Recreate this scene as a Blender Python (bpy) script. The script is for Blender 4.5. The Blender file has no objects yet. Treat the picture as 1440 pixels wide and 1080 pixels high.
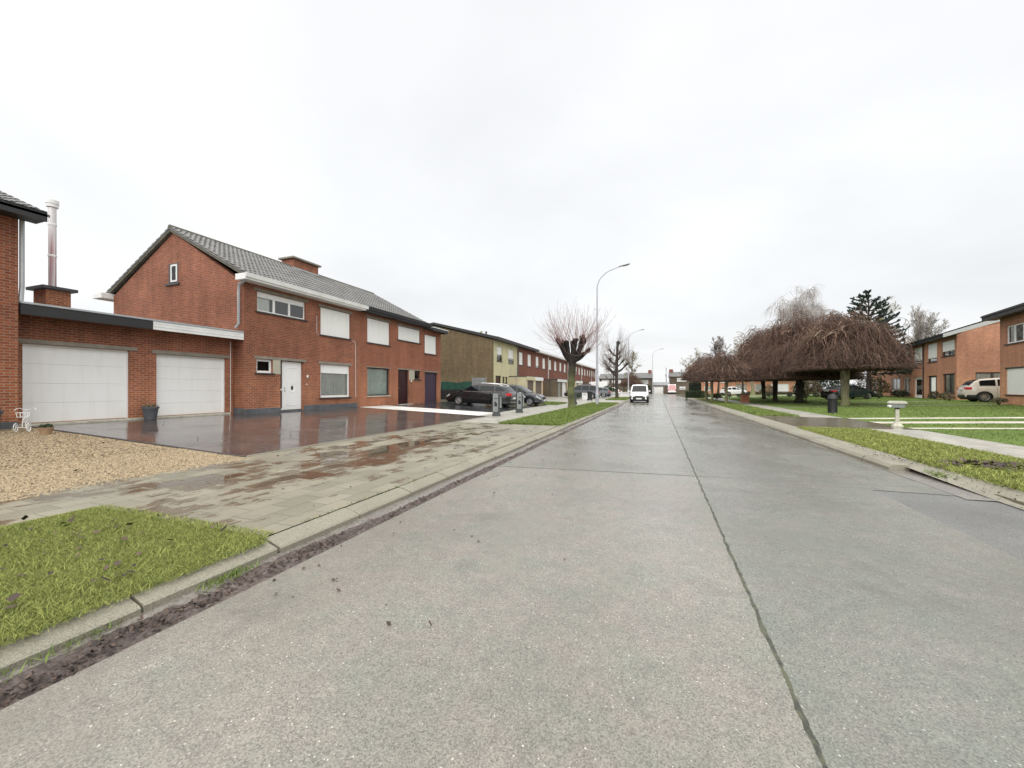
import bpy, bmesh, math, random
import numpy as np
from math import sin, cos, tan, pi, radians, sqrt, atan2
from mathutils import Vector, Matrix, noise as mnoise
random.seed(7); rng = np.random.default_rng(11)
SC = bpy.context.scene; COL = SC.collection

# ------------------------------------------------------------------ materials
class G:
    """small helper round a node tree"""
    def __init__(s, name):
        s.m = bpy.data.materials.new(name); s.m.use_nodes = True
        s.t = s.m.node_tree; s.n = s.t.nodes; s.L = s.t.links
        s.b = s.n['Principled BSDF']; s.out = s.n['Material Output']
    def new(s, k, **kw):
        n = s.n.new(k)
        for a, v in kw.items(): setattr(n, a, v)
        return n
    def put(s, sock, v):
        if isinstance(v, bpy.types.NodeSocket): s.L.new(v, sock)
        elif v is not None:
            if isinstance(v, (tuple, list)) and len(v) == 3 and sock.type == 'RGBA': v = (*v, 1)
            sock.default_value = v
    def m1(s, op, a, b=None, c=None, clamp=False):
        n = s.new('ShaderNodeMath', operation=op, use_clamp=clamp)
        for i, v in enumerate((a, b, c)):
            if v is not None: s.put(n.inputs[i], v)
        return n.outputs[0]
    def pos(s): return s.new('ShaderNodeNewGeometry').outputs['Position']
    def obj(s): return s.new('ShaderNodeTexCoord').outputs['Object']
    def xyz(s, v):
        n = s.new('ShaderNodeSeparateXYZ'); s.put(n.inputs[0], v); return n.outputs
    def comb(s, x, y, z):
        n = s.new('ShaderNodeCombineXYZ')
        for i, v in enumerate((x, y, z)): s.put(n.inputs[i], v)
        return n.outputs[0]
    def scale(s, v, sc):
        n = s.new('ShaderNodeVectorMath', operation='MULTIPLY'); s.put(n.inputs[0], v); n.inputs[1].default_value = sc
        return n.outputs[0]
    def noise(s, v, sc, det=3, rough=.55, out=0):
        n = s.new('ShaderNodeTexNoise'); s.put(n.inputs['Vector'], v); n.inputs['Scale'].default_value = sc
        n.inputs['Detail'].default_value = det; n.inputs['Roughness'].default_value = rough
        return n.outputs[out]
    def voro(s, v, sc, feat='F1'):
        n = s.new('ShaderNodeTexVoronoi', feature=feat); s.put(n.inputs['Vector'], v); n.inputs['Scale'].default_value = sc
        return n.outputs
    def white(s, v):
        n = s.new('ShaderNodeTexWhiteNoise', noise_dimensions='3D'); s.put(n.inputs['Vector'], v); return n.outputs[0]
    def map(s, v, a, b, c=0., d=1., smooth=False):
        n = s.new('ShaderNodeMapRange', clamp=True)
        if smooth: n.interpolation_type = 'SMOOTHSTEP'
        s.put(n.inputs[0], v)
        for i, x in enumerate((a, b, c, d)): s.put(n.inputs[i+1], x)
        return n.outputs[0]
    def mix(s, f, a, b, mode='MIX'):
        n = s.new('ShaderNodeMix', data_type='RGBA', blend_type=mode)
        s.put(n.inputs[0], f); s.put(n.inputs[6], a); s.put(n.inputs[7], b); return n.outputs[2]
    def bump(s, h, strength=.3, dist=.01, nrm=None):
        n = s.new('ShaderNodeBump'); n.inputs['Strength'].default_value = strength; n.inputs['Distance'].default_value = dist
        s.put(n.inputs['Height'], h)
        if nrm is not None: s.put(n.inputs['Normal'], nrm)
        return n.outputs[0]
    def fin(s, col=None, rough=None, nrm=None, **kw):
        b = s.b
        s.put(b.inputs['Base Color'], col); s.put(b.inputs['Roughness'], rough)
        if nrm is not None: s.put(b.inputs['Normal'], nrm)
        for k, v in kw.items(): s.put(b.inputs[k.replace('_', ' ')], v)
        return s.m

def flat(name, c, rough=.6, var=.12, sc=3., metal=0., bump=0., bs=40., **kw):
    g = G(name); p = g.obj()
    n = g.noise(p, sc, 4)
    f = g.map(n, .3, .7, 1-var, 1+var)
    n2 = g.map(g.noise(p, sc*14, 2), .3, .7, 1-var*.5, 1+var*.5)
    col = g.mix(1., g.mix(1., tuple(c), g.comb(f, f, f), 'MULTIPLY'), g.comb(n2, n2, n2), 'MULTIPLY')
    nr = g.bump(g.noise(p, bs, 3), bump, .01) if bump else None
    r = g.map(n, .3, .7, rough*.85, min(1, rough*1.15))
    return g.fin(col, r, nr, Metallic=metal, **kw)

def brick_mat(name, c1, c2, mortar, bw=.2, bh=.071, ms=.011, bumps=.5, stain=.35, wet=0):
    g = G(name); o = g.obj(); x, y, z = g.xyz(o)
    v = g.comb(g.m1('ADD', x, y), z, 0.)
    b = g.new('ShaderNodeTexBrick', offset=.5); g.put(b.inputs['Vector'], v)
    g.put(b.inputs['Color1'], c1); g.put(b.inputs['Color2'], c2); g.put(b.inputs['Mortar'], mortar)
    for k, val in (('Scale', 1.), ('Mortar Size', ms), ('Mortar Smooth', .15), ('Bias', 0.), ('Brick Width', bw), ('Row Height', bh)):
        b.inputs[k].default_value = val
    n = g.noise(o, .55, 5, .6); n2 = g.noise(o, 9., 4, .6)
    # damp streaks low on the wall and weathering
    f = g.map(n, .3, .72, 1-stain, 1+stain*.35)
    f2 = g.map(n2, .25, .75, .82, 1.15)
    st = g.noise(g.scale(o, (3., 3., .35)), 1., 4)
    f3 = g.map(st, .35, .65, .88, 1.07)
    k = g.m1('MULTIPLY', g.m1('MULTIPLY', f, f2), f3)
    col = g.mix(1., b.outputs[0], g.comb(k, k, k), 'MULTIPLY')
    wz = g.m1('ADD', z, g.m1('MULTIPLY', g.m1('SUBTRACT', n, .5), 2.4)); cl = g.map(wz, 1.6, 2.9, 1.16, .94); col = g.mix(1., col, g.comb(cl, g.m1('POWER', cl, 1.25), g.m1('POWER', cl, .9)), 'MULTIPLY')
    h = g.m1('SUBTRACT', g.m1('MULTIPLY', n2, .35), b.outputs['Fac'])
    return g.fin(col, g.map(n2, .3, .7, .7, .95), g.bump(h, bumps, .008), Specular_IOR_Level=.25)

M = {}
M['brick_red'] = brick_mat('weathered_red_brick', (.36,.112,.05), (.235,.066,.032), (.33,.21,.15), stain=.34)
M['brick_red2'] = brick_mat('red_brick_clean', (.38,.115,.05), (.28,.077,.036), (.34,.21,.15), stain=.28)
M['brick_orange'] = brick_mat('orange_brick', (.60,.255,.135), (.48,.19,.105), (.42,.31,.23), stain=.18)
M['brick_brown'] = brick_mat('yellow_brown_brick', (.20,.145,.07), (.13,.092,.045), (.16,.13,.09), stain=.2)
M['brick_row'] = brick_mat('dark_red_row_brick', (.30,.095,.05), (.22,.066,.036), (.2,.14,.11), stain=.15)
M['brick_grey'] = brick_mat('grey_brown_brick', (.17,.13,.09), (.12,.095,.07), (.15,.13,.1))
M['render_green'] = flat('pale_green_render', (.54,.50,.31), .9, .1, 1.2)
M['render_cream'] = flat('cream_render', (.52,.47,.32), .9, .1, 1.2)
M['white'] = flat('white_pvc', (.8,.8,.78), .4, .03, 1.)
def grimy(name, c, rough=.4):
    g = G(name); p = g.obj(); x, y, z = g.xyz(p)
    st = g.noise(g.scale(p, (4., 4., .5)), 1.5, 4); n = g.noise(p, 1.2, 4); low = g.map(g.m1('ADD', z, g.m1('MULTIPLY', n, .5)), 1.15, .55)
    f = g.m1('ADD', g.m1('MULTIPLY', g.map(st, .5, .72), .16), g.m1('MULTIPLY', low, .22), clamp=True)
    return g.fin(g.mix(f, c, tuple(v*w for v, w in zip(c, (.62, .60, .52)))), g.map(n, .3, .7, rough*.8, rough*1.3))
M['white'] = grimy('white_pvc_rain_streaked', (.81,.81,.79))
M['white_dirty'] = flat('white_trim', (.72,.72,.70), .5, .08, 2.)
M['shutter'] = flat('roller_shutter_white', (.83,.83,.80), .5, .03, 1.5)
M['shutter'] = grimy('roller_shutter_streaked', (.83,.83,.80), .5)
M['concrete_trim'] = flat('grey_brown_concrete', (.23,.205,.165), .8, .2, 4., bump=.3)
M['bluestone'] = flat('blue_stone', (.10,.108,.115), .45, .3, 3., bump=.2)
M['slate'] = flat('dark_sill_stone', (.045,.042,.042), .5, .2, 5.)
M['black_wood'] = flat('black_fascia', (.018,.018,.019), .5, .2, 3.)
M['zinc'] = flat('zinc', (.40,.42,.43), .45, .12, 3., metal=.3)
M['galv'] = flat('galvanised_post', (.42,.43,.47), .5, .1, 5., metal=.35)
M['tile'] = flat('grey_roof_tile', (.13,.128,.122), .5, .4, 2.2, bump=.4, bs=30)
M['ridge'] = flat('mossy_ridge', (.10,.095,.07), .8, .4, 6.)
M['roof_felt'] = flat('roof_felt', (.06,.06,.062), .7, .3, 1.)
M['purple'] = flat('purple_door', (.05,.028,.05), .55, .1, 2.)
M['dark_red'] = flat('dark_mahogany', (.035,.008,.009), .35, .2, 6.)
M['dark'] = flat('black_plastic', (.008,.008,.009), .45, .2, 5.)
M['interior'] = flat('dim_room', (.05,.048,.045), .9, .1, 1.)
M['curtain'] = flat('net_curtain', (.85,.87,.83), .9, .06, 4.)
M['curtain_green'] = flat('pale_green_curtain', (.74,.82,.76), .9, .08, 4.)
M['panel_beige'] = flat('beige_panel', (.42,.40,.31), .8, .05, 2.)
M['door_brown'] = flat('brown_garage_door', (.13,.095,.075), .6, .15, 2.)
M['door_grey'] = flat('grey_garage_door', (.30,.31,.26), .6, .1, 2.)
M['terracotta'] = flat('terracotta', (.33,.22,.13), .8, .2, 8.)
M['pot_grey'] = flat('grey_pot', (.075,.08,.088), .6, .25, 6., bump=.2)
M['post_grey'] = flat('grey_letterbox_metal', (.20,.215,.21), .5, .25, 5.)
M['post_dark'] = flat('dark_grey_letterbox', (.05,.058,.055), .5, .25, 5.)
M['stone_pale'] = flat('pale_weathered_concrete', (.46,.45,.37), .85, .2, 6., bump=.4)
M['net_green'] = flat('green_netting', (.012,.065,.042), .8, .4, 3.)
M['tyre'] = flat('tyre_rubber', (.018,.018,.018), .75, .2, 10.)
M['rim'] = flat('alloy', (.5,.51,.52), .3, .05, 5., metal=.8)
M['chrome'] = flat('chrome', (.7,.7,.72), .15, .02, 5., metal=.95)
M['lampglass'] = flat('headlight_glass', (.6,.62,.62), .08, .1, 30., Coat_Weight=1.)
M['taillight'] = flat('red_tail_light', (.55,.012,.02), .12, .1, 20., Coat_Weight=1.)
M['plate'] = flat('white_number_plate', (.75,.75,.72), .4, .03, 5.)
M['rust'] = flat('rust_streaked_enamel', (.62,.58,.56), .4, .1, 3., bump=.1)
def paint(name, c): return flat(name, c, .22, .04, 2., Coat_Weight=.55, Coat_Roughness=.03, Specular_IOR_Level=.35)
M['p_black'] = paint('black_car_paint', (.008,.008,.009)); M['p_dark'] = paint('anthracite_car_paint', (.022,.024,.03))
M['p_white'] = paint('white_car_paint', (.82,.82,.82)); M['p_grey'] = paint('grey_car_paint', (.10,.12,.14))
M['p_champ'] = paint('champagne_car_paint', (.62,.56,.48)); M['p_green'] = paint('dark_green_car_paint', (.012,.022,.02))
g = G('car_window_glass'); M['carglass'] = g.fin((.006,.008,.009), .03, Specular_IOR_Level=.32)
# window glass: fresnel reflection over clear
g = G('window_glass'); g.n.remove(g.b)
tr = g.new('ShaderNodeBsdfTransparent'); tr.inputs[0].default_value = (.96,.97,.96,1)
gl = g.new('ShaderNodeBsdfGlossy'); gl.inputs['Roughness'].default_value = .03
fr = g.new('ShaderNodeFresnel'); fr.inputs[0].default_value = 1.55
mx = g.new('ShaderNodeMixShader'); g.L.new(g.map(fr.outputs[0], 0., 1., .08, 1.), mx.inputs[0]); g.L.new(tr.outputs[0], mx.inputs[1]); g.L.new(gl.outputs[0], mx.inputs[2])
g.L.new(mx.outputs[0], g.out.inputs[0]); M['glass'] = g.m

# flue pipe with red weather streaks running down its lower half
g = G('flue_pipe_enamel'); o = g.obj(); x, y, z = g.xyz(o)
ang = g.m1('ARCTAN2', y, x); st = g.noise(g.comb(g.m1('MULTIPLY', ang, 2.2), g.m1('MULTIPLY', z, .15), 0.), 1.6, 2)
low = g.map(z, 1.3, 2.2, 1., 0.); f = g.m1('MULTIPLY', g.map(st, .5, .6), low)
M['flue'] = g.fin(g.mix(f, (.62,.60,.60), (.30,.03,.05)), .35, Metallic=.2)

# bark
def bark(name, c, moss, mz=3.0):
    g = G(name); o = g.obj(); x, y, z = g.xyz(o)
    n = g.noise(g.scale(o, (9., 9., 2.2)), 1., 5, .65); n2 = g.noise(o, 1.7, 3)
    col = g.mix(g.map(n, .3, .7), tuple(v*.45 for v in c), tuple(v*1.5 for v in c))
    f = g.m1('MULTIPLY', g.map(z, mz, mz*.45, 0., 1.), g.map(n2, .3, .6, .35, 1.))
    col = g.mix(f, col, moss)
    return g.fin(col, .9, g.bump(n, .8, .03))
M['bark_moss'] = bark('mossy_bark', (.020,.015,.013), (.13,.14,.055), 3.1)
M['bark_dark'] = bark('dark_bark', (.04,.03,.026), (.06,.06,.03), 1.2)
M['bark_pale'] = bark('pale_bark', (.24,.21,.15), (.22,.23,.10), 1.6)
def twigm(name, c1, c2):
    g = G(name); i = g.new('ShaderNodeAttribute', attribute_name='rnd')
    col = g.mix(i.outputs['Fac'], c1, c2); return g.fin(col, .8)
M['twig_pink'] = twigm('reddish_shoots', (.20,.10,.095), (.40,.27,.23))
M['twig_brown'] = twigm('purple_brown_twigs', (.03,.017,.012), (.25,.15,.105))
M['twig_grey'] = twigm('grey_twigs', (.13,.10,.085), (.27,.22,.19))
M['twig_birch'] = twigm('birch_twigs', (.28,.25,.23), (.52,.48,.45))
M['twig_olive'] = twigm('olive_twigs', (.17,.14,.07), (.36,.32,.18))
M['leaf_dark'] = twigm('dark_evergreen', (.008,.018,.009), (.035,.06,.022))
M['leaf_hedge'] = twigm('hedge_green', (.015,.03,.012), (.06,.09,.03))
M['leaf_ivy'] = twigm('ivy_green', (.01,.018,.008), (.05,.06,.03))
M['leaf_brown'] = twigm('brown_garden_plants', (.08,.06,.035), (.20,.17,.09))
M['arau'] = twigm('dark_scale_needles', (.010,.020,.014), (.035,.055,.035))
M['dead_leaf'] = twigm('dead_leaves', (.012,.009,.008), (.13,.085,.062))
M['gravel_bit'] = twigm('yellow_gravel_stones', (.10,.07,.038), (.42,.325,.20))
M['blade'] = twigm('grass_blades', (.08,.115,.02), (.40,.42,.11))
M['blade_far'] = twigm('grass_blades_green', (.06,.105,.018), (.23,.29,.06))
M['mud_bit'] = twigm('mud_crumbs', (.03,.02,.018), (.13,.09,.08))

# ---- ground materials (all in world metres)
def nz(g, p): return p
def road_mat():
    g = G('wet_concrete_road'); p = g.pos(); x, y, z = g.xyz(p)
    fine = g.noise(p, 75., 3, .7); mid = g.noise(p, 9., 4, .6); big = g.noise(p, .42, 4, .55)
    vo = g.voro(p, 150.); wn = g.white(vo['Position']); wn2 = g.white(g.scale(vo['Position'], (3.1, 1.7, 2.3)))
    # aggregate
    a = g.mix(g.map(wn, 0., 1.), (.075,.075,.066), (.25,.243,.215))
    a = g.mix(g.map(g.noise(p, 46., 4, .75), .35, .65, 0., .6), a, (.185,.185,.158))
    a = g.mix(g.m1('MULTIPLY', g.map(wn2, .9945, .997), .7), a, (.55,.54,.5))
    # tint per slab
    sx = g.m1('GREATER_THAN', x, .6); sy = g.m1('MAXIMUM', g.m1('FLOOR', g.m1('DIVIDE', g.m1('SUBTRACT', y, 7.05), 5.4)), -1.)
    sid = g.white(g.comb(sx, sy, 3.)); sid2 = g.white(g.comb(sy, sx, 9.))
    k = g.m1('MULTIPLY', g.map(sid, 0., 1., .92, 1.17), g.map(big, .3, .7, .84, 1.15))
    k = g.m1('MULTIPLY', k, g.map(mid, .3, .7, .9, 1.1))
    a = g.mix(1., a, g.comb(g.m1('MULTIPLY', k, g.map(sid2, 0., 1., .98, 1.05)), k, g.m1('MULTIPLY', k, .99)), 'MULTIPLY')
    hv = g.map(g.noise(p, 2.6, 5, .65), .35, .65); a = g.mix(1., a, g.mix(hv, (.90,.96,.90), (1.05,1.0,.98)), 'MULTIPLY')
    # pink silt wash near the gutter, and dark streaks
    silt = g.m1('MULTIPLY', g.map(x, -1.6, -2.7), g.map(g.noise(g.scale(p, (1., .35, 1.)), 2.3, 4), .42, .62))
    a = g.mix(g.m1('MULTIPLY', silt, .38), a, (.19,.15,.125))
    dk = g.m1('MULTIPLY', g.map(g.noise(g.scale(p, (.8, .8, 1.)), 1.1, 5, .7), .54, .68), .42)
    a = g.mix(dk, a, (.085,.084,.07))
    # joints
    wob = g.m1('MULTIPLY', g.m1('SUBTRACT', g.noise(p, 3.1, 4, .7), .5), .055)
    wv = g.map(g.noise(p, 6.3, 3), .3, .7, .006, .019)
    jl = g.m1('LESS_THAN', g.m1('ABSOLUTE', g.m1('ADD', g.m1('SUBTRACT', x, .6), wob)), wv)
    ys = g.m1('ADD', g.m1('SUBTRACT', g.m1('SUBTRACT', y, 7.22), g.m1('MULTIPLY', g.m1('SUBTRACT', x, .6), .1)), g.m1('MULTIPLY', wob, .5))
    fr = g.m1('SUBTRACT', g.m1('FRACT', g.m1('ADD', g.m1('DIVIDE', ys, 5.4), .5)), .5)
    jt = g.m1('LESS_THAN', g.m1('ABSOLUTE', g.m1('MULTIPLY', fr, 5.4)), g.map(x, .3, 1.2, .024, .007))
    far = g.m1('LESS_THAN', y, 9.5); jt = g.m1('MULTIPLY', g.m1('MULTIPLY', jt, g.map(far, 0., 1., .45, 1.)), g.m1('GREATER_THAN', y, 4.))
    j = g.m1('MAXIMUM', jl, jt)
    a = g.mix(j, a, g.mix(g.map(g.noise(p, 14., 2), .4, .6), (.022,.024,.014), (.075,.078,.04)))
    wetn = g.noise(g.scale(p, (1., .45, 1.)), .8, 5, .62)
    right = g.m1('MULTIPLY', g.map(x, .8, 3.2), g.map(y, 6.5, 11.))
    wf = g.m1('ADD', g.map(wetn, .42, .62), g.m1('MULTIPLY', right, .35), clamp=True)
    ro = g.map(wf, 0., 1., .31, .09)
    ro = g.m1('ADD', ro, g.m1('MULTIPLY', j, .4), clamp=True)
    hh = g.m1('ADD', g.m1('MULTIPLY', fine, .6), g.m1('MULTIPLY', vo['Distance'], .8))
    hh = g.m1('SUBTRACT', hh, g.m1('MULTIPLY', j, 4.))
    b1 = g.bump(g.noise(p, 1.6, 3, .5), .12, .05)
    return g.fin(a, ro, g.bump(hh, .38, .004, b1), Specular_IOR_Level=.9)
M['road'] = road_mat()

def asphalt(name, c, rough=.3, sc=110., wet=.5):
    g = G(name); p = g.pos(); vo = g.voro(p, sc); w = g.white(vo['Position'])
    a = g.mix(w, tuple(v*.7 for v in c), tuple(v*1.35 for v in c)); k = g.map(g.noise(p, .9, 4), .3, .7, .85, 1.15)
    a = g.mix(1., a, g.comb(k, k, k), 'MULTIPLY')
    r = g.map(g.noise(p, 1.1, 4), .4, .62, rough+.12, rough*wet)
    return g.fin(a, r, g.bump(vo['Distance'], .3, .004), Specular_IOR_Level=.5)
M['patch'] = asphalt('grey_asphalt_patch', (.135,.135,.128), .6, wet=.95)
M['parking'] = asphalt('wet_black_asphalt', (.035,.037,.04), .16, wet=.25)
M['far_road'] = asphalt('pale_concrete_cross_road', (.30,.29,.25), .4)
M['gutter'] = asphalt('gutter_concrete', (.17,.155,.135), .3, 60.)
M['kerb'] = asphalt('kerb_concrete', (.225,.212,.16), .5, 190., 1.)

def slab_mat(name, c, bw, bh, puddle=True, jc=(.10,.11,.07), rough=.42, ms=.006):
    g = G(name); p = g.pos(); x, y, z = g.xyz(p)
    b = g.new('ShaderNodeTexBrick', offset=.5); g.put(b.inputs['Vector'], g.comb(y, x, 0.))
    g.put(b.inputs['Color1'], tuple(v*.85 for v in c)); g.put(b.inputs['Color2'], tuple(v*1.15 for v in c)); g.put(b.inputs['Mortar'], jc)
    for k, val in (('Scale', 1.), ('Mortar Size', ms), ('Mortar Smooth', .1), ('Bias', 0.), ('Brick Width', bw), ('Row Height', bh)): b.inputs[k].default_value = val
    f = g.m1('MULTIPLY', g.map(g.noise(p, .8, 5, .6), .3, .7, .8, 1.2), g.map(g.noise(p, 40., 3, .7), .3, .7, .86, 1.14))
    a = g.mix(1., b.outputs[0], g.comb(f, f, f), 'MULTIPLY')
    h = g.m1('SUBTRACT', g.noise(p, 60., 3), g.m1('MULTIPLY', b.outputs['Fac'], 1.4))
    r = rough
    if puddle:
        # standing water in the hollow of the pavement; each slab dishes slightly
        cx = g.m1('DIVIDE', g.m1('ADD', x, 5.75), 1.25); cy = g.m1('DIVIDE', g.m1('SUBTRACT', y, 6.6), 4.6)
        d = g.m1('SQRT', g.m1('ADD', g.m1('MULTIPLY', cx, cx), g.m1('MULTIPLY', cy, cy)))
        n = g.noise(g.scale(p, (1., .55, 1.)), 1.7, 5, .62)
        rw_ = g.m1('FLOOR', g.m1('DIVIDE', x, bh)); par_ = g.m1('SUBTRACT', 1., g.m1('FLOORED_MODULO', rw_, 2.)); uu = g.m1('ADD', g.m1('DIVIDE', y, bw), g.m1('MULTIPLY', par_, .5))
        slabh = g.white(g.comb(rw_, g.m1('FLOOR', uu), 1.)); fu = g.m1('FRACT', uu); fv = g.m1('FRACT', g.m1('DIVIDE', x, bh))
        eu = g.m1('MINIMUM', fu, g.m1('SUBTRACT', 1., fu)); ev = g.m1('MINIMUM', fv, g.m1('SUBTRACT', 1., fv)); dish = g.map(g.m1('MINIMUM', eu, ev), .0, .16, -.07, .02)
        w = g.m1('ADD', g.m1('ADD', g.m1('SUBTRACT', n, g.m1('MULTIPLY', d, .15)), dish), g.m1('MULTIPLY', g.m1('SUBTRACT', slabh, .5), .16))
        pf = g.map(w, .445, .475, 0., 1., True)
        damp = g.map(w, .335, .385)
        a = g.mix(g.m1('MULTIPLY', damp, .72), a, (.088,.062,.036))
        a = g.mix(g.m1('MULTIPLY', pf, .75), a, (.075,.05,.032))
        r = g.m1('ADD', g.m1('MULTIPLY', g.m1('SUBTRACT', 1., pf), .36), .02)
        r = g.m1('MULTIPLY', r, g.map(damp, 0., 1., 1., .5))
        st = g.m1('SUBTRACT', 1., g.m1('MULTIPLY', pf, .96))
        h = g.m1('MULTIPLY', h, st)
    return g.fin(a, r, g.bump(h, .35, .005), Specular_IOR_Level=.5)
M['pavement'] = slab_mat('wet_concrete_slabs', (.23,.213,.158), .45, .3)
M['sidewalk'] = slab_mat('pale_concrete_slabs', (.34,.325,.28), .3, .3, False)
M['crossing'] = slab_mat('brown_wet_slabs', (.19,.165,.125), .3, .3, False, rough=.14)
def paver_mat():
    g = G('wet_purple_brown_pavers'); p = g.pos(); x, y, z = g.xyz(p)
    b = g.new('ShaderNodeTexBrick', offset=.5); g.put(b.inputs['Vector'], g.comb(x, y, 0.))
    g.put(b.inputs['Color1'], (.115,.085,.076)); g.put(b.inputs['Color2'], (.062,.053,.052)); g.put(b.inputs['Mortar'], (.035,.032,.028))
    for k, val in (('Scale', 1.), ('Mortar Size', .006), ('Mortar Smooth', .1), ('Bias', 0.), ('Brick Width', .22), ('Row Height', .11)): b.inputs[k].default_value = val
    f = g.map(g.noise(p, .7, 5, .6), .3, .7, .7, 1.3); a = g.mix(1., b.outputs[0], g.comb(f, f, f), 'MULTIPLY')
    gr = g.m1('MULTIPLY', g.map(y, 11., 17.), g.map(g.noise(p, 1.2, 3), .35, .6)); a = g.mix(g.m1('MULTIPLY', gr, .6), a, (.12,.10,.08))
    r = g.map(g.noise(p, .9, 5, .65), .38, .62, .05, .20)
    h = g.m1('SUBTRACT', g.m1('MULTIPLY', g.noise(p, 5., 3), .9), g.m1('MULTIPLY', b.outputs['Fac'], .7))
    tb = g.white(g.comb(g.m1('FLOOR', g.m1('DIVIDE', x, .22)), g.m1('FLOOR', g.m1('DIVIDE', y, .11)), 2.))
    h = g.m1('ADD', h, g.m1('MULTIPLY', tb, .25))
    return g.fin(a, r, g.bump(h, .30, .008), Specular_IOR_Level=.55)
M['pavers'] = paver_mat()
def soil(name, c1, c2, sc=30., b=.6, rough=.9, big=.8):
    g = G(name); p = g.pos(); n = g.noise(p, sc, 5, .7); n2 = g.noise(p, big, 4)
    a = g.mix(g.map(n, .3, .7), c1, c2); k = g.map(n2, .3, .7, .75, 1.2)
    return g.fin(g.mix(1., a, g.comb(k, k, k), 'MULTIPLY'), rough, g.bump(n, b, .02), Specular_IOR_Level=.2)
M['grass_ground'] = soil('short_turf', (.05,.06,.016), (.17,.175,.05), 45.)
M['lawn_ground'] = soil('lawn_turf', (.05,.09,.018), (.15,.21,.045), 25., big=.35)
M['earth'] = soil('dark_soil', (.05,.045,.03), (.12,.11,.07), 12.)
M['gravel_ground'] = soil('yellow_gravel_bed', (.10,.07,.04), (.30,.23,.13), 55.)
M['white_gravel'] = soil('white_gravel_bed', (.55,.53,.48), (.8,.78,.74), 40.)
M['path_pale'] = soil('pale_path_slabs', (.36,.34,.26), (.62,.59,.50), 14.)
M['mud'] = soil('wet_mud', (.04,.032,.028), (.17,.135,.12), 26., 1., .32)
M['silt'] = soil('pink_silt', (.12,.08,.065), (.22,.16,.13), 30.)

# ------------------------------------------------------------------ mesh helpers
def link(name, me, mat=None, parent=None, smooth=False):
    o = bpy.data.objects.new(name, me); COL.objects.link(o)
    if mat is not None:
        for mm in (mat if isinstance(mat, (list, tuple)) else [mat]): me.materials.append(M[mm] if isinstance(mm, str) else mm)
    if smooth: me.shade_smooth()
    if parent is not None: o.parent = parent
    return o
def pydata(name, V, F, mat=None, parent=None, smooth=False):
    me = bpy.data.meshes.new(name); me.from_pydata([tuple(v) for v in V], [], F); me.update()
    return link(name, me, mat, parent, smooth)
def fastmesh(name, V, F, rnd=None):
    """V (n,3), F (m,k) arrays of equal-sided faces"""
    me = bpy.data.meshes.new(name); V = np.asarray(V, np.float32); F = np.asarray(F, np.int32); k = F.shape[1]
    me.vertices.add(len(V)); me.vertices.foreach_set('co', V.ravel())
    me.loops.add(F.size); me.loops.foreach_set('vertex_index', F.ravel())
    me.polygons.add(len(F)); me.polygons.foreach_set('loop_start', np.arange(0, F.size, k, dtype=np.int32))
    me.update(calc_edges=True)
    if rnd is not None:
        a = me.attributes.new('rnd', 'FLOAT', 'POINT'); a.data.foreach_set('value', np.asarray(rnd, np.float32))
    return me
class MB:
    def __init__(s): s.V = []; s.F = []
    def add(s, V, F):
        n = len(s.V); s.V += [tuple(v) for v in V]; s.F += [tuple(i+n for i in f) for f in F]
    def box(s, x0, x1, y0, y1, z0, z1):
        s.add([(x0,y0,z0),(x1,y0,z0),(x1,y1,z0),(x0,y1,z0),(x0,y0,z1),(x1,y0,z1),(x1,y1,z1),(x0,y1,z1)],
              [(0,3,2,1),(4,5,6,7),(0,1,5,4),(1,2,6,5),(2,3,7,6),(3,0,4,7)])
    def prism(s, poly, axis, a, b):
        """poly of 2D points extruded along axis from a to b"""
        def P(p, t): return {'x': (t, p[0], p[1]), 'y': (p[0], t, p[1]), 'z': (p[0], p[1], t)}[axis]
        n = len(poly); V = [P(p, a) for p in poly] + [P(p, b) for p in poly]
        F = [tuple(range(n))[::-1], tuple(range(n, 2*n))] + [(i, (i+1) % n, n+(i+1) % n, n+i) for i in range(n)]
        s.add(V, F)
    def tube(s, pts, rad, k=8, caps=True):
        pts = [Vector(p) for p in pts]; n = len(pts)
        if not hasattr(rad, '__len__'): rad = [rad]*n
        V = []; up = None
        for i, p in enumerate(pts):
            t = (pts[min(i+1, n-1)]-pts[max(i-1, 0)]).normalized()
            if up is None: up = t.orthogonal().normalized()
            up = (up - t*up.dot(t)).normalized(); w = t.cross(up)
            V += [p+(up*cos(2*pi*j/k)+w*sin(2*pi*j/k))*rad[i] for j in range(k)]
        F = [(i*k+j, i*k+(j+1) % k, (i+1)*k+(j+1) % k, (i+1)*k+j) for i in range(n-1) for j in range(k)]
        if caps: F += [tuple(range(k))[::-1], tuple(range((n-1)*k, n*k))]
        s.add(V, F)
    def lathe(s, prof, k=20, c=(0,0,0), axis='z', caps=True):
        V = []; n = len(prof)
        for r, h in prof:
            for j in range(k):
                a = 2*pi*j/k
                if axis == 'z': V.append((c[0]+r*cos(a), c[1]+r*sin(a), c[2]+h))
                else: V.append((c[0]+r*cos(a), c[1]+h, c[2]+r*sin(a)))
        F = [(i*k+j, i*k+(j+1) % k, (i+1)*k+(j+1) % k, (i+1)*k+j) for i in range(n-1) for j in range(k)]
        if caps: F += [tuple(range(k))[::-1], tuple(range((n-1)*k, n*k))]
        s.add(V, F)
    def build(s, name, mat, parent=None, smooth=False, bevel=0.):
        o = pydata(name, s.V, s.F, mat, parent, smooth)
        if bevel:
            b = o.modifiers.new('bevel', 'BEVEL'); b.width = bevel; b.segments = 2; b.limit_method = 'ANGLE'
        if smooth:
            try:
                e = o.modifiers.new('split', 'EDGE_SPLIT'); e.split_angle = radians(40)
            except Exception: pass
        return o
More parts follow.
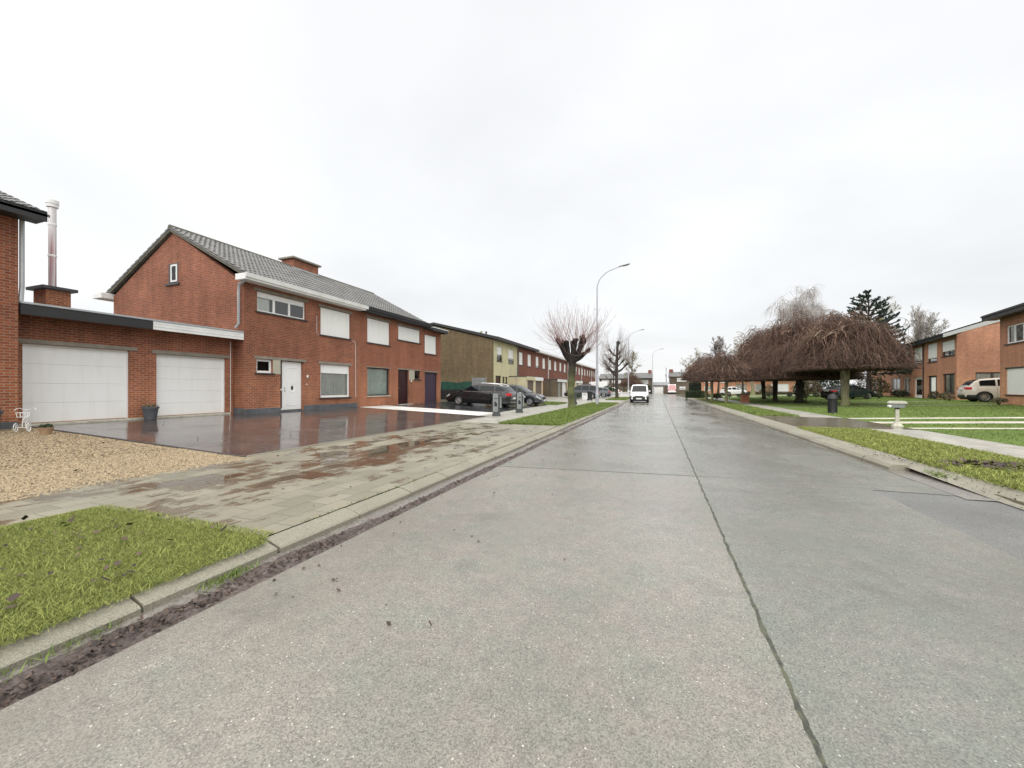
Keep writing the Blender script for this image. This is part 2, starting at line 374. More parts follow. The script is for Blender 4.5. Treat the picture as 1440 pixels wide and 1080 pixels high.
def tag(o, label=None, cat=None, group=None, kind=None):
    if label: o['label'] = label
    if cat: o['category'] = cat
    if group: o['group'] = group
    if kind: o['kind'] = kind
    return o
def struct(o): o['kind'] = 'structure'; return o
def empty(name, loc=(0,0,0), rz=0., label=None, cat=None, group=None):
    o = bpy.data.objects.new(name, None); COL.objects.link(o); o.location = loc; o.rotation_euler = (0,0,rz)
    o.empty_display_size = .2
    return tag(o, label, cat, group)
def copy_tree(o, parent=None):
    c = o.copy(); COL.objects.link(c)
    if parent is not None: c.parent = parent
    for ch in list(o.children): copy_tree(ch, c)
    return c

# ------------------------------------------------------------------ ground height
def gz(x, y):
    x = np.asarray(x, float); y = np.asarray(y, float)
    f = np.clip((94-y)/18, 0, 1)
    l = .1+.38*np.clip((-x-7.6)/9.3, 0, 1)*f; r = .1+.39*np.clip((x-8)/12, 0, 1)*f
    z = np.where(x < -7.6, l, np.where(x > 8, r, .1))
    return np.where((x > -3.14) & (x < 3.84), 0., z)
def g1(x, y): return float(gz(x, y))
def sheet(name, xs, ys, mat, dz=0., jitter=0., zfun=None):
    xs = np.asarray(xs, float); ys = np.asarray(ys, float)
    X, Y = np.meshgrid(xs, ys); Z = (gz(X, Y) if zfun is None else zfun(X, Y))+dz
    if jitter: Z = Z+rng.normal(0, jitter, Z.shape)
    V = np.stack([X, Y, Z], -1).reshape(-1, 3); nx, ny = len(xs), len(ys)
    I = (np.arange(ny-1)[:, None]*nx+np.arange(nx-1)[None]).ravel()
    me = fastmesh(name, V, np.stack([I, I+1, I+nx+1, I+nx], -1))
    return struct(link(name, me, mat))
def ls(a, b, st): return np.linspace(a, b, max(2, int(round((b-a)/st))+1))

# big ground, reaching the horizon (kept below everything laid on it)
xs = np.unique(np.concatenate([[-900,-400,-200,-100,-60,-40,-25], ls(-18, -7.6, 1.), [-7.6,-3.5,-3.2,3.9,4.2,8], ls(8, 20, 1.5), [25,32,45,70,110,200,400,900]]))
ys = np.unique(np.concatenate([[-60,-20,-6], ls(0, 96, 4), [110,130,180,300,500,900,1500]]))
X_, Y_ = np.meshgrid(xs, ys)
sheet('ground', xs, ys, 'earth', zfun=lambda X, Y: np.where((X > -3.3) & (X < 4.0), -.12, gz(X, Y)-.06))
# road: concrete slabs; slight unevenness in the surface
def roadz(X, Y): return .012*np.sin(X*.9+1.)*np.sin(Y*.23)*np.clip(Y/20, 0, 1)*0+0*X
sheet('road', [-2.78,.6,2.88], ls(-8, 97, 5), 'road', zfun=roadz)
sheet('road', [2.88,3.84], ls(7.1, 97, 5), 'road', zfun=roadz)
sheet('asphalt_patch', [2.88,3.6,4.2], ls(-8, 7.1, 2), 'patch', zfun=lambda X, Y: -.005+0*X)
sheet('cross_road', [-60,-20,0,20,60], [97,100,104], 'far_road', zfun=lambda X, Y: 0*X)
sheet('gutter', [-3.14,-3.05,-2.85,-2.78], ls(-8, 97, 3), 'gutter', zfun=lambda X, Y: np.where((X > -3.1) & (X < -2.8), -.03, -.006))
# kerbs
def kerb(name, x0, x1, y0, y1, zt, side, drop=None):
    mb = MB(); y = y0; L = 1.0
    while y < y1:
        z = zt+random.uniform(-.009, .009); dx = random.uniform(-.012, .012); e = .016
        a, b = x0+dx, x1+dx
        if side > 0: poly = [(a, -.1), (a+.0, z-.05), (a+.055, z), (b, z+.002), (b, -.1)]
        else: poly = [(a, -.1), (a, z+.002), (b-.13, z-.012), (b-.02, z-.045), (b, z-.06), (b, -.1)]
        mb.prism(poly, 'y', y+e/2, y+L-e/2-random.choice((0, .0, .012))); y += L
    return struct(mb.build(name, 'kerb'))
kerb('kerb', -3.35, -3.14, -7.4, 97, .095, -1)
kerb('kerb', 3.84, 4.12, 8.9, 66, .105, 1)
sheet('kerb_strip', [4.08,4.2,4.55], ls(-8, 66, 3), 'kerb', .002, zfun=lambda X, Y: np.where(Y < 8.9, .004+.096*np.clip((X-4.08)/.47, 0, 1), .1))
sheet('kerb_strip', [3.78,4.0,4.15], [6.9,8,9.0], 'gutter', zfun=lambda X, Y: .003+.02*(X-3.78)+0*Y)
sheet('gutter', [3.74,3.84], ls(8.9, 66, 4), 'gutter', zfun=lambda X, Y: .003+0*X)
# left side, from the kerb outwards
sheet('verge', ls(-6.0, -3.35, .5), ls(-7, 2.6, .6), 'grass_ground', .005)
sheet('pavement', ls(-7.6, -6.0, .8), ls(-7, 2.6, 1.6), 'pavement')
sheet('pavement', ls(-7.6, -3.35, 1.), ls(2.6, 14.2, 2.), 'pavement')
sheet('verge', ls(-5.7, -3.35, .8), ls(14.2, 27.6, 2), 'grass_ground', .006)
sheet('pavement', [-3.9,-3.35], [27.6,28.9], 'sidewalk', .004)
sheet('verge', [-5.7,-3.9], [27.6,28.9], 'grass_ground', .006)
sheet('verge', ls(-5.7, -3.35, .8), ls(28.9, 37.5, 2), 'grass_ground', .006)
sheet('pavement', ls(-7.6, -5.7, 1), ls(14.2, 96, 4), 'sidewalk')
sheet('pavement', ls(-5.7, -3.35, 1), ls(37.5, 46.5, 4), 'sidewalk')
sheet('verge', ls(-5.7, -3.35, .8), ls(46.5, 60, 2), 'grass_ground', .006)
sheet('pavement', ls(-5.7, -3.35, 1), ls(60, 96, 4), 'sidewalk')
sheet('gravel_drive', ls(-19, -7.6, .8), ls(-7, 5.5, 1.5), 'gravel_ground', -.004)
sheet('driveway', ls(-16.9, -7.6, .93), ls(5.56, 17.6, 1.5), 'pavers')
sheet('gravel_strip', ls(-15.35, -8.2, .9), ls(17.6, 19.9, 1.), 'white_gravel', .003)
sheet('driveway', ls(-8.2, -7.6, .5), ls(17.6, 31, 3), 'sidewalk', .001)
sheet('parking_bay', ls(-15.35, -8.2, .9), ls(19.9, 31.0, 2.), 'parking', .002)
sheet('verge', ls(-13.5, -7.6, .8), [31.0, 32.5, 34, 36.2], 'grass_ground', .006)
sheet('driveway', ls(-14.2, -7.6, .9), ls(36.2, 96, 4), 'sidewalk', .002)
mb = MB()
for y0, y1 in ((5.5, 5.56),):      # steel edging between the gravel and the driveway
    mb.prism([(-15.6, g1(-15.6, 5)+.015), (-7.6, .115), (-7.6, .0), (-15.6, 0.)], 'y', y0, y1)
struct(mb.build('drive_edging', 'slate'))
mb = MB(); mb.box(-7.66, -7.58, 5.6, 17.6, 0, .113); struct(mb.build('drive_edging', 'kerb'))
# right side
sheet('verge', ls(4.55, 6.4, .6), ls(-8, 16.2, 2), 'grass_ground', .005)
sheet('crossing', ls(4.55, 6.4, .6), [16.2, 19, 22.7], 'crossing', .001)
sheet('verge', ls(4.55, 6.4, .6), ls(22.7, 44, 3), 'grass_ground', .005)
sheet('crossing', ls(4.55, 6.4, .6), [44, 45.2], 'sidewalk', .001)
sheet('verge', ls(4.55, 6.4, .6), ls(45.2, 64, 3), 'grass_ground', .005)
sheet('sidewalk', [6.4, 7.2, 7.95], ls(-8, 16.6, 3), 'sidewalk')
sheet('sidewalk', [6.4, 7.2, 7.95], ls(16.6, 22.2, 2), 'crossing')
sheet('sidewalk', [6.4, 7.2, 7.95], ls(22.2, 66, 3), 'sidewalk')
sheet('lawn', ls(7.95, 62, 2.), ls(-8, 92, 4), 'lawn_ground', .004)
sheet('path', ls(7.95, 24, 2.), [21.3, 22.0], 'path_pale', .012)
sheet('path', ls(7.95, 24, 2.), [19.0, 19.9], 'path_pale', .012)
sheet('path', ls(7.95, 24, 2.), [16.9, 17.3], 'path_pale', .012)
sheet('path', ls(7.95, 24, 2.), [32.6, 33.0], 'sidewalk', .012)
sheet('path', ls(7.95, 20, 2.), [38.6, 39.1], 'sidewalk', .012)
sheet('path', ls(7.95, 21, 2.), [66, 70], 'sidewalk', .01)

# ------------------------------------------------------------------ scatter helpers
def scatter_mesh(name, P, kind, size, rnd_bias=0., wind=.35, width=.12):
    """blades ('blade') or flat leaves ('leaf') at points P (n,3)"""
    n = len(P); a = rng.uniform(0, 2*pi, n); s = size*rng.uniform(.55, 1.35, n); d = np.stack([np.cos(a), np.sin(a), 0*a], -1)
    if kind == 'blade':
        lean = rng.normal(0, wind, (n, 2)); tip = P+np.stack([lean[:, 0]*s, lean[:, 1]*s, s*rng.uniform(.6, 1., n)], -1)
        w = d*(s*width)[:, None]
        V = np.stack([P-w, P+w, tip], 1).reshape(-1, 3); F = np.arange(3*n).reshape(n, 3); k = 3
    else:
        e = np.stack([-np.sin(a), np.cos(a), 0*a], -1); tl = rng.normal(0, .45, (n, 2))
        up = np.array([0, 0, 1.])
        A = d*s[:, None]*.5+up*(tl[:, :1]*s[:, None]*.4); B = e*s[:, None]*.33+up*(tl[:, 1:]*s[:, None]*.3)
        lift = (np.abs(A[:, 2])+np.abs(B[:, 2]))[:, None]*up
        V = np.stack([P-A+lift, P-B+lift*.8, P+A+lift, P+B+lift*1.1], 1).reshape(-1, 3); F = np.arange(4*n).reshape(n, 4); k = 4
    r = np.clip(rng.normal(.45+rnd_bias, .25, n), 0, 1).repeat(k)
    return fastmesh(name, V, F, r)
def in_rect(n, x0, x1, y0, y1, near=0., dz=0.):
    x = rng.uniform(x0, x1, n)
    if near > 0:   # denser close to the near end
        u = rng.uniform(0, 1, n); y = y0+(y1-y0)*u**near
    else: y = rng.uniform(y0, y1, n)
    return np.stack([x, y, gz(x, y)+dz], -1)
def clumpy(P, sc, thr):
    v = np.array([mnoise.noise(Vector((p[0]*sc, p[1]*sc, 3.))) for p in P]); return P[v > thr]

def grass(name, P, h, mat='blade', width=.12, label=None):
    o = link(name, scatter_mesh(name, P, 'blade', h, width=width, wind=.75), mat); return tag(o, label, 'grass', kind='stuff')
edge = lambda n, x, y0, y1, w: np.stack([x+rng.normal(0, w, n), rng.uniform(y0, y1, n), np.full(n, .095)], -1)
P = np.concatenate([in_rect(90000, -5.95, -3.30, .9, 2.62), in_rect(9000, -5.95, -3.35, 2.3, 2.72), edge(5000, -3.27, .3, 2.55, .03), in_rect(30000, -5.95, -3.30, -.6, .9)])
nzv = np.array([mnoise.noise(Vector((p[0]*1.8, p[1]*1.8, 0.))) for p in P[::1]])
P = P[nzv > rng.uniform(-.95, -.1, len(P))]
grass('grass', P, .032, width=.085, label='close cropped yellow-green grass of the near left verge, littered with dead leaves')
P = np.concatenate([in_rect(42000, -5.7, -3.45, 14.2, 27.6), in_rect(20000, -5.7, -3.45, 28.9, 37.5), in_rect(3000, -5.7, -3.9, 27.6, 28.9), edge(2600, -3.35, 14.2, 37, .05), np.stack([rng.uniform(-5.7,-3.4,1500), 14.15+rng.normal(0,.06,1500), np.full(1500,.1)], -1)])
grass('grass', P, .085, 'blade_far', .16, 'bright green grass round the pollarded tree and the first lamp post')
P = in_rect(9000, -5.7, -3.5, 46.5, 60)
grass('grass', P, .12, 'blade_far', .2, 'green grass patch beyond the first lamp, round the second pollard')
P = in_rect(12000, -13.5, -7.6, 31, 36.2)
grass('grass', P, .09, 'blade_far', .2, 'small green lawn behind the dark hatchback')
P = np.concatenate([in_rect(75000, 4.5, 6.42, 4.5, 16.2), edge(3000, 4.53, 4, 16, .05)])
grass('grass', P, .065, 'blade', .13, 'yellow-green verge grass along the right kerb')
P = in_rect(15000, 4.55, 6.42, 22.7, 44)
grass('grass', P, .09, 'blade_far', .2, 'green verge grass beyond the brown slab crossing')
P = in_rect(60000, 8., 24, 10.5, 34)
P = P[~(((P[:, 1] > 21.2) & (P[:, 1] < 22.1)) | ((P[:, 1] > 18.9) & (P[:, 1] < 20.)) | ((P[:, 1] > 16.8) & (P[:, 1] < 17.4)) | ((P[:, 1] > 32.5) & (P[:, 1] < 33.1)))]
P2 = in_rect(30000, 8., 24, 34, 62)
grass('grass', np.concatenate([P, P2]), .052, 'blade_far', .2, 'broad green lawn between the right sidewalk and the houses')

# dead leaves, mud and debris
def litter(name, P, size, mat, label, cat):
    return tag(link(name, scatter_mesh(name, P, 'leaf', size), mat), label, cat, kind='stuff')
P = in_rect(130, -5.9, -3.5, .6, 2.6, dz=.035); litter('dead_leaves', P, .06, 'dead_leaf', 'brown dead leaves lying on the near left grass', 'leaves')
n = 330; P = np.stack([rng.uniform(-2.75, -.6, n)-.0, 2+rng.uniform(0, 9, n)**1.3, np.full(n, .003)], -1)
P = P[rng.uniform(0, 1, len(P)) < np.exp(-(P[:, 0]+2.75)*1.6)]
litter('road_leaves', P, .032, 'dead_leaf', 'scattered bits of leaf on the concrete road beside the left gutter', 'leaves')
P = np.concatenate([in_rect(60, -7.5, -3.6, 2.7, 12, dz=.002)]); litter('pavement_leaves', P, .04, 'dead_leaf', 'a few dark leaves on the wet slab pavement', 'leaves')
n = 480; P = np.stack([4.25+rng.normal(0, .13, n), 4+rng.uniform(0, 8, n), np.full(n, .06)], -1); P[:, 2] = np.where(P[:, 1] < 8.9, .04+.07*np.clip((P[:, 0]-4.12)/.43, 0, 1), .112)
litter('kerb_debris', P, .03, 'dead_leaf', 'brown debris over the broken right kerb', 'debris')
P = np.stack([5.35+rng.normal(0, .35, 260), 9.1+rng.normal(0, .22, 260), np.full(260, .15)], -1)
litter('mole_soil', P, .07, 'mud_bit', 'dark churned earth in the right verge', 'soil')
# mud ridge in the gutter
ys = np.concatenate([ls(-.2, 8, .018), ls(8.03, 36, .05)]); xs = ls(-3.12, -2.73, .018)
def mh(x, y):
    v = .5*mnoise.noise(Vector((x*14, y*9, 0)))+.35*mnoise.noise(Vector((x*31, y*25, 4)))+.5*mnoise.noise(Vector((x*3, y*1.3, 7)))+.25*mnoise.noise(Vector((x*60, y*48, 2)))
    far = min(1, max(0, (y-2.6)/1.2)); dr = mnoise.noise(Vector((1.3, y*.55, 8)))+.5*mnoise.noise(Vector((4.3, y*2.1, 3)))
    c = -2.93+.05*far+.03*dr; wd = .20-.08*far+.05*dr; e = 1-((x-c)/max(wd, .05))**2
    return -.032+.075*(v*.9+.36+.25*dr)*max(e, -1.)
def mudz(X, Y):
    out = np.empty(X.shape)
    for i in range(X.shape[0]):
        for j in range(X.shape[1]):
            x, y = X[i, j], Y[i, j]
            out[i, j] = mh(x, y)
    return out
sheet('gutter_mud', xs, ys, 'mud', zfun=mudz)
n = 12000; yy = .2+34*rng.uniform(0, 1, n)**2.1; xx = -2.9+rng.normal(0, .08, n)+.03*np.sin(yy*1.7); k_ = (xx > -3.12) & (xx < -2.7); xx, yy = xx[k_], yy[k_]
cl_ = np.array([mnoise.noise(Vector((a*6, b*2.2, 5))) for a, b in zip(xx, yy)]); k_ = cl_ > rng.uniform(-.25, .45, len(xx)); xx, yy = xx[k_], yy[k_]
P = np.stack([xx, yy, np.array([mh(a, b)+.002 for a, b in zip(xx, yy)])], -1); litter('gutter_leaves', P, .024, 'dead_leaf', 'rotting leaves and crumbs of mud along the left gutter', 'leaves')
# weeds in the gutter
for i, (x, y, n, h, lab) in enumerate(((-3.09, 2.12, 260, .045, 'grassy weed tuft in the gutter beside the end of the near grass'), (-3.13, 1.35, 90, .045, 'broad-leaved weed growing at the foot of the near left kerb'), (-3.12, 1.05, 90, .04, 'small weed at the very near end of the left kerb'), (4.2, 8.3, 90, .09, 'tuft of weed where the raised right kerb begins'))):
    P = np.stack([x+rng.normal(0, .045, n), y+rng.normal(0, .12, n), np.full(n, .0 if x < 0 else .05)], -1)
    tag(link('weeds', scatter_mesh('weeds', P, 'blade', h, width=.09, wind=.7), 'blade_far'), lab, 'weed', kind='stuff')
P = np.concatenate([edge(500, -3.36, 3, 14, .012), edge(260, -7.62, 3, 14, .03), in_rect(350, -7.6, -3.5, 13.7, 14.25), edge(500, 4.56, 4, 16, .06), np.stack([6.42+rng.normal(0, .035, 900), rng.uniform(4, 16, 900), np.full(900, .1)], -1)])
grass('moss_tufts', P, .028, 'blade_far', .2, 'small tufts of moss and grass in the joints along the kerbs and slabs')
P = in_rect(140, -15, -7.7, 1.5, 5.4, dz=.012); litter('gravel_leaves', P, .045, 'dead_leaf', 'a few dark leaves lying on the yellow gravel', 'leaves')
P = in_rect(90, -15, -7.8, 6, 17, dz=.003); litter('drive_leaves', P, .03, 'dead_leaf', 'a few dark leaves lying on the wet paved drive', 'leaves')
P = in_rect(160, 4.6, 6.4, 5, 16, dz=.03); litter('verge_leaves', P, .035, 'dead_leaf', 'small brown leaves in the right verge grass', 'leaves')
# gravel stones
def stones(name, P, s, mat, label):
    n = len(P); a = rng.uniform(0, 2*pi, n); sx = s*rng.uniform(.6, 1.4, n); sy = s*rng.uniform(.5, 1., n); h = s*rng.uniform(.3, .8, n)
    c, d = np.cos(a), np.sin(a); A = np.stack([c*sx, d*sx, 0*a], -1); B = np.stack([-d*sy, c*sy, 0*a], -1); Z = np.stack([0*a, 0*a, h], -1)
    V = np.stack([P-A-B*.4, P+A*.3-B, P+A+B*.3, P-A*.4+B, P+Z+A*.2], 1).reshape(-1, 3)
    b = (np.arange(n)*5)[:, None]
    F = np.concatenate([b+np.array([0, 1, 4]), b+np.array([1, 2, 4]), b+np.array([2, 3, 4]), b+np.array([3, 0, 4])])
    me = fastmesh(name, V, F, np.clip(rng.normal(.55, .28, n), 0, 1).repeat(5))
    return tag(link(name, me, mat), label, 'gravel', kind='stuff')
P = np.concatenate([in_rect(42000, -15.5, -7.6, 1.0, 5.45), in_rect(14000, -9.5, -7.55, 1., 5.5), in_rect(700, -7.65, -7.3, 2., 5.6)])
stones('gravel', P, .019, 'gravel_bit', 'yellow gravel covering the near left front drive')

# ------------------------------------------------------------------ houses
def facade(mb, x, y0, y1, z0, z1, holes=(), t=.28):
    """wall in the plane x (outer face looks to +x) with real openings; holes = (ya, yb, za, zb)"""
    Y = sorted({y0, y1, *[h[0] for h in holes], *[h[1] for h in holes]}); Z = sorted({z0, z1, *[h[2] for h in holes], *[h[3] for h in holes]})
    def hole(a, b): return any(h[0]-1e-6 <= a <= h[1]+1e-6 and h[2]-1e-6 <= b <= h[3]+1e-6 for h in holes)
    solid = {}
    for i in range(len(Y)-1):
        for j in range(len(Z)-1): solid[i, j] = not hole((Y[i]+Y[i+1])/2, (Z[j]+Z[j+1])/2)
    for (i, j), s in solid.items():
        if not s: continue
        a, b, c, d = Y[i], Y[i+1], Z[j], Z[j+1]
        mb.add([(x,a,c),(x,b,c),(x,b,d),(x,a,d)], [(0,1,2,3)]); mb.add([(x-t,a,c),(x-t,b,c),(x-t,b,d),(x-t,a,d)], [(3,2,1,0)])
        if not solid.get((i-1, j)): mb.add([(x,a,c),(x-t,a,c),(x-t,a,d),(x,a,d)], [(3,2,1,0)])
        if not solid.get((i+1, j)): mb.add([(x,b,c),(x-t,b,c),(x-t,b,d),(x,b,d)], [(0,1,2,3)])
        if not solid.get((i, j-1)): mb.add([(x,a,c),(x,b,c),(x-t,b,c),(x-t,a,c)], [(3,2,1,0)])
        if not solid.get((i, j+1)): mb.add([(x,a,d),(x,b,d),(x-t,b,d),(x-t,a,d)], [(0,1,2,3)])
def slats(mb, x, y0, y1, z0, z1, st=.055, d=.012):
    n = max(2, int((z1-z0)/st)); V = []; F = []
    for i in range(n):
        a = z0+(z1-z0)*i/n; b = z0+(z1-z0)*(i+1)/n
        for z, xx in ((a, x-d), (a+(b-a)*.25, x), (b-(b-a)*.25, x), (b, x-d)): V += [(xx, y0, z), (xx, y1, z)]
    for i in range(len(V)//2-1): F.append((2*i, 2*i+1, 2*i+3, 2*i+2))
    mb.add(V, F)
def curtain(mb, x, y0, y1, z0, z1, amp=.025, per=.11):
    n = max(4, int((y1-y0)/per*6)); V = []
    for i in range(n+1):
        y = y0+(y1-y0)*i/n; xx = x+amp*sin(2*pi*y/per+1.5*sin(y*5)); V += [(xx, y, z0), (xx, y, z1)]
    mb.add(V, [(2*i, 2*i+2, 2*i+3, 2*i+1) for i in range(n)])
def window(par, x, y0, y1, z0, z1, kind='curtain', frame='white', mull=(), fw=.065, lintel=True, sill='slate', box=0., cm='curtain', shut=0., lmat='concrete_trim', label=None, gap=.12, lz=.12):
    """kind: curtain / open / shutter (fully closed roller) ; shut = fraction covered from the top"""
    if kind == 'shutter': shut = 1.
    mb = MB(); xf = x-.14
    f = fw
    mb.box(xf, xf+.06, y0+.002, y0+f, z0+.002, z1-.002); mb.box(xf, xf+.06, y1-f, y1-.002, z0+.002, z1-.002)
    mb.box(xf, xf+.06, y0+f, y1-f, z0+.002, z0+f); mb.box(xf, xf+.06, y0+f, y1-f, z1-f-box, z1-.002)
    for m in mull: yy = y0+(y1-y0)*m; mb.box(xf+.004, xf+.064, yy-f*.75, yy+f*.75, z0+f, z1-f-box)
    w = mb.build('window', frame, par, bevel=.006)
    if label: w['label'] = label
    zz = z1-(z1-z0)*shut if shut else None
    if shut < .999:
        mb = MB(); mb.add([(xf+.03, y0+f*.5, z0+f*.5), (xf+.03, y1-f*.5, z0+f*.5), (xf+.03, y1-f*.5, z1-f*.5-box), (xf+.03, y0+f*.5, z1-f*.5-box)], [(0,1,2,3)])
        mb.build('pane', 'glass', w)
        mb = MB(); mb.box(x-1.3, x-.29, y0-.1, y1+.1, z0-.1, z1+.1)
        mb.F = [q for q in mb.F if True]; del mb.F[3]   # dim room behind the glass, open to the window
        mb.build('room', 'interior', w)
        if kind == 'curtain':
            mb = MB(); curtain(mb, xf-.06, y0+f*.3, y1-f*.3, z0+.02, z1-f-box); mb.build('curtain', cm, w, True)
        elif kind == 'half':
            mb = MB(); curtain(mb, xf-.06, y0+f*.3, y0+(y1-y0)*.3, z0+.02, z1-f-box); mb.build('curtain', cm, w, True)
    if shut:
        mb = MB(); slats(mb, xf+.1, y0+.02, y1-.02, zz, z1-.015); mb.build('roller_shutter', 'shutter', w)
    if lintel:
        mb = MB(); mb.box(x-.1, x+.02, y0-gap, y1+gap, z1+.001, z1+lz); mb.build('lintel', lmat, w, bevel=.006)
    if sill:
        mb = MB(); mb.box(x-.13, x+.06, y0-.08, y1+.08, z0-.06, z0-.001); mb.build('sill', sill, w, bevel=.006)
    return w
def plain_door(par, x, y0, y1, z0, z1, mat, handle=-1, panels=0, label=None, light=None):
    mb = MB(); xd = x-.12
    mb.box(xd-.03, xd, y0+.05, y1-.05, z0+.03, z1-.05)
    if panels:
        h = (z1-z0-.3)/panels
        for i in range(panels):
            a = z0+.18+i*h; mb.box(xd-.001, xd+.014, y0+.2, y1-.2, a, a+h-.14)
            mb.box(xd+.012, xd+.02, y0+.28, y1-.28, a+.08, a+h-.22)
    d = mb.build('door', mat, par, bevel=.006)
    if label: d['label'] = label
    mb = MB(); mb.box(xd-.04, xd+.03, y0+.001, y0+.05, z0, z1-.001); mb.box(xd-.04, xd+.03, y1-.05, y1-.001, z0, z1-.001); mb.box(xd-.04, xd+.03, y0+.05, y1-.05, z1-.05, z1-.001)
    mb.box(xd-.04, x+.02, y0+.05, y1-.05, z0-.02, z0+.03)
    mb.build('door_frame', 'slate' if mat != 'white' else 'white', d)
    mb = MB(); yh = y0+.12 if handle < 0 else y1-.12
    mb.tube([(xd+.0, yh, z0+1.02), (xd+.05, yh, z0+1.02), (xd+.05, yh+.11*(-1 if handle > 0 else 1), z0+1.02)], .011, 6); mb.build('handle', 'chrome', d)
    return d
def garage_door(par, x, y0, y1, z0, z1, mat='white', n=4, label=None, dep=.13):
    mb = MB(); h = (z1-z0)/n
    for i in range(n): mb.box(x-dep-.04, x-dep, y0+.03, y1-.03, z0+i*h+.006, z0+(i+1)*h-.006)
    mb.box(x-dep-.06, x-dep-.012, y0+.03, y1-.03, z0, z1)
    d = mb.build('garage_door', mat, par, bevel=.004)
    if label: d['label'] = label
    mb = MB(); mb.box(x-dep-.03, x-dep+.05, y0+.001, y0+.04, z0, z1-.002); mb.box(x-dep-.03, x-dep+.05, y1-.04, y1-.001, z0, z1-.002); mb.box(x-dep-.03, x-dep+.05, y0+.04, y1-.04, z1-.05, z1-.002)
    mb.build('door_frame', mat, d)
    return d
def tiled_roof(par, ya, yb, xe, ze, xr, zr, col=.2, course=.33, both=True, name='roof'):
    """pan tiles: columns run down the slope, courses step"""
    V = []; F = []
    def slope(xe, ze, xr, zr):
        L = sqrt((xe-xr)**2+(ze-zr)**2); nc = int(L/course); ux, uz = (xe-xr)/L, (ze-zr)/L; nx_, nz_ = -uz, ux
        if nz_ < 0: nx_, nz_ = -nx_, -nz_
        cols = int((yb-ya)/col); prof = [(0, 0), (.18, .035), (.36, .045), (.55, .03), (.75, .0), (.99, .0)]
        rows = []
        for c in range(nc+1):
            s = L*c/nc; lift = .0
            rows.append((s, .030)) if c > 0 else rows.append((0, 0.))
            if c < nc: rows.append((s+.004, 0.0))
        n0 = len(V); ncol = cols*len(prof)+1
        for s, up in rows:
            for q in range(cols):
                for (t, h) in prof:
                    hh = h+up+mnoise.noise(Vector((q*.7, s*2, 1)))*.006
                    V.append((xr+ux*s+nx_*hh, ya+(q+t)*(yb-ya)/cols, zr+uz*s+nz_*hh))
            V.append((xr+ux*s+nx_*up, yb, zr+uz*s+nz_*up))
        for r in range(len(rows)-1):
            for q in range(ncol-1):
                a = n0+r*ncol+q; F.append((a, a+1, a+ncol+1, a+ncol))
        # deck under the tiles
        n1 = len(V); t = .07
        for (x, z) in ((xr, zr), (xe, ze)):
            for y in (ya, yb): V.append((x, y, z-.005)); V.append((x, y, z-t))
        F.extend([(n1+1, n1+3, n1+7, n1+5), (n1, n1+1, n1+5, n1+4), (n1+2, n1+6, n1+7, n1+3), (n1+4, n1+5, n1+7, n1+6)])
    slope(xe, ze, xr, zr)
    if both: slope(2*xr-xe, ze, xr, zr)
    r = pydata(name, V, F, 'tile', par)
    if both:
        mb = MB(); y = ya
        while y < yb-.05:
            e = min(y+.4, yb); z = zr+.035
            mb.prism([(xr-.13, z-.06), (xr-.09, z+.03), (xr, z+.075), (xr+.09, z+.03), (xr+.13, z-.06)], 'y', y, e-.012); y += .4
        mb.build('ridge_tiles', 'ridge', r)
    return r
def fascia(par, x, ya, yb, z0, z1, mat, depth=.5, name='fascia', ends=True):
    mb = MB(); mb.box(x-.03, x, ya, yb, z0, z1); mb.box(x-depth, x-.03, ya, yb, z0+.0, z0+.03)
    # gutter lip
    mb.prism([(x, z0+.06), (x+.05, z0+.08), (x+.07, z1-.03), (x+.075, z1), (x+.055, z1), (x+.045, z0+.11), (x, z0+.09)], 'y', ya, yb)
    if ends: mb.box(x-depth, x-.03, ya, ya+.02, z0+.03, z1-.02); mb.box(x-depth, x-.03, yb-.02, yb, z0+.03, z1-.02)
    return mb.build(name, mat, par)
def downpipe(par, pts, mat='zinc', r=.04):
    mb = MB(); mb.tube(pts, r, 8)
    for p in pts[1:-1]: pass
    return mb.build('downpipe', mat, par, True)

HF = -15.4; GG = .42           # facade plane and ground level there
# --- brick house with white fascia (first of the pair)
h1 = empty('house', (HF, 11.16, 0), 0, 'red brick house with white fascia, white front door and three-light upper window', 'house', 'brick houses on the left side')
O = lambda a: a-11.16
mb = MB()
holes = [(O(11.72),O(14.12),4.62,5.45),(O(14.99),O(16.98),4.07,5.42),(O(11.7),O(12.42),2.09,2.66),(O(12.8),O(14.0),.47,2.66),(O(14.99),O(16.97),.99,2.64)]
facade(mb, 0, 0, 6.53, .3, 5.78, holes)
mb.prism([(-8.65,.3),(-.28,.3),(-.28,5.78),(-4.3,8.2),(-8.65,5.78)], 'y', 0, .28)
mb.box(-8.65, -8.37, .28, 6.53, .3, 5.78)
wall = mb.build('wall', 'brick_red', h1)
window(h1, 0, O(11.72), O(14.12), 4.62, 5.45, 'half', mull=(.345,.66), box=.16, label='three-light white window with raised shutter box')
window(h1, 0, O(14.99), O(16.98), 4.07, 5.42, 'shutter', label='upper window closed by a white roller shutter')
window(h1, 0, O(11.7), O(12.42), 2.09, 2.66, 'open', fw=.09, lintel=False, label='small white window beside the front door')
mb = MB(); mb.box(-.1, .02, O(11.6), O(14.12), 2.662, 2.78); mb.build('lintel', 'concrete_trim', h1, bevel=.006)
mb = MB(); mb.box(-.05, .012, O(12.43), O(12.795), 2.06, 2.66); mb.build('panel', 'panel_beige', h1)
window(h1, 0, O(14.99), O(16.97), .99, 2.64, 'curtain', box=.34, fw=.1, label='ground-floor window with net curtain and a white shutter box')
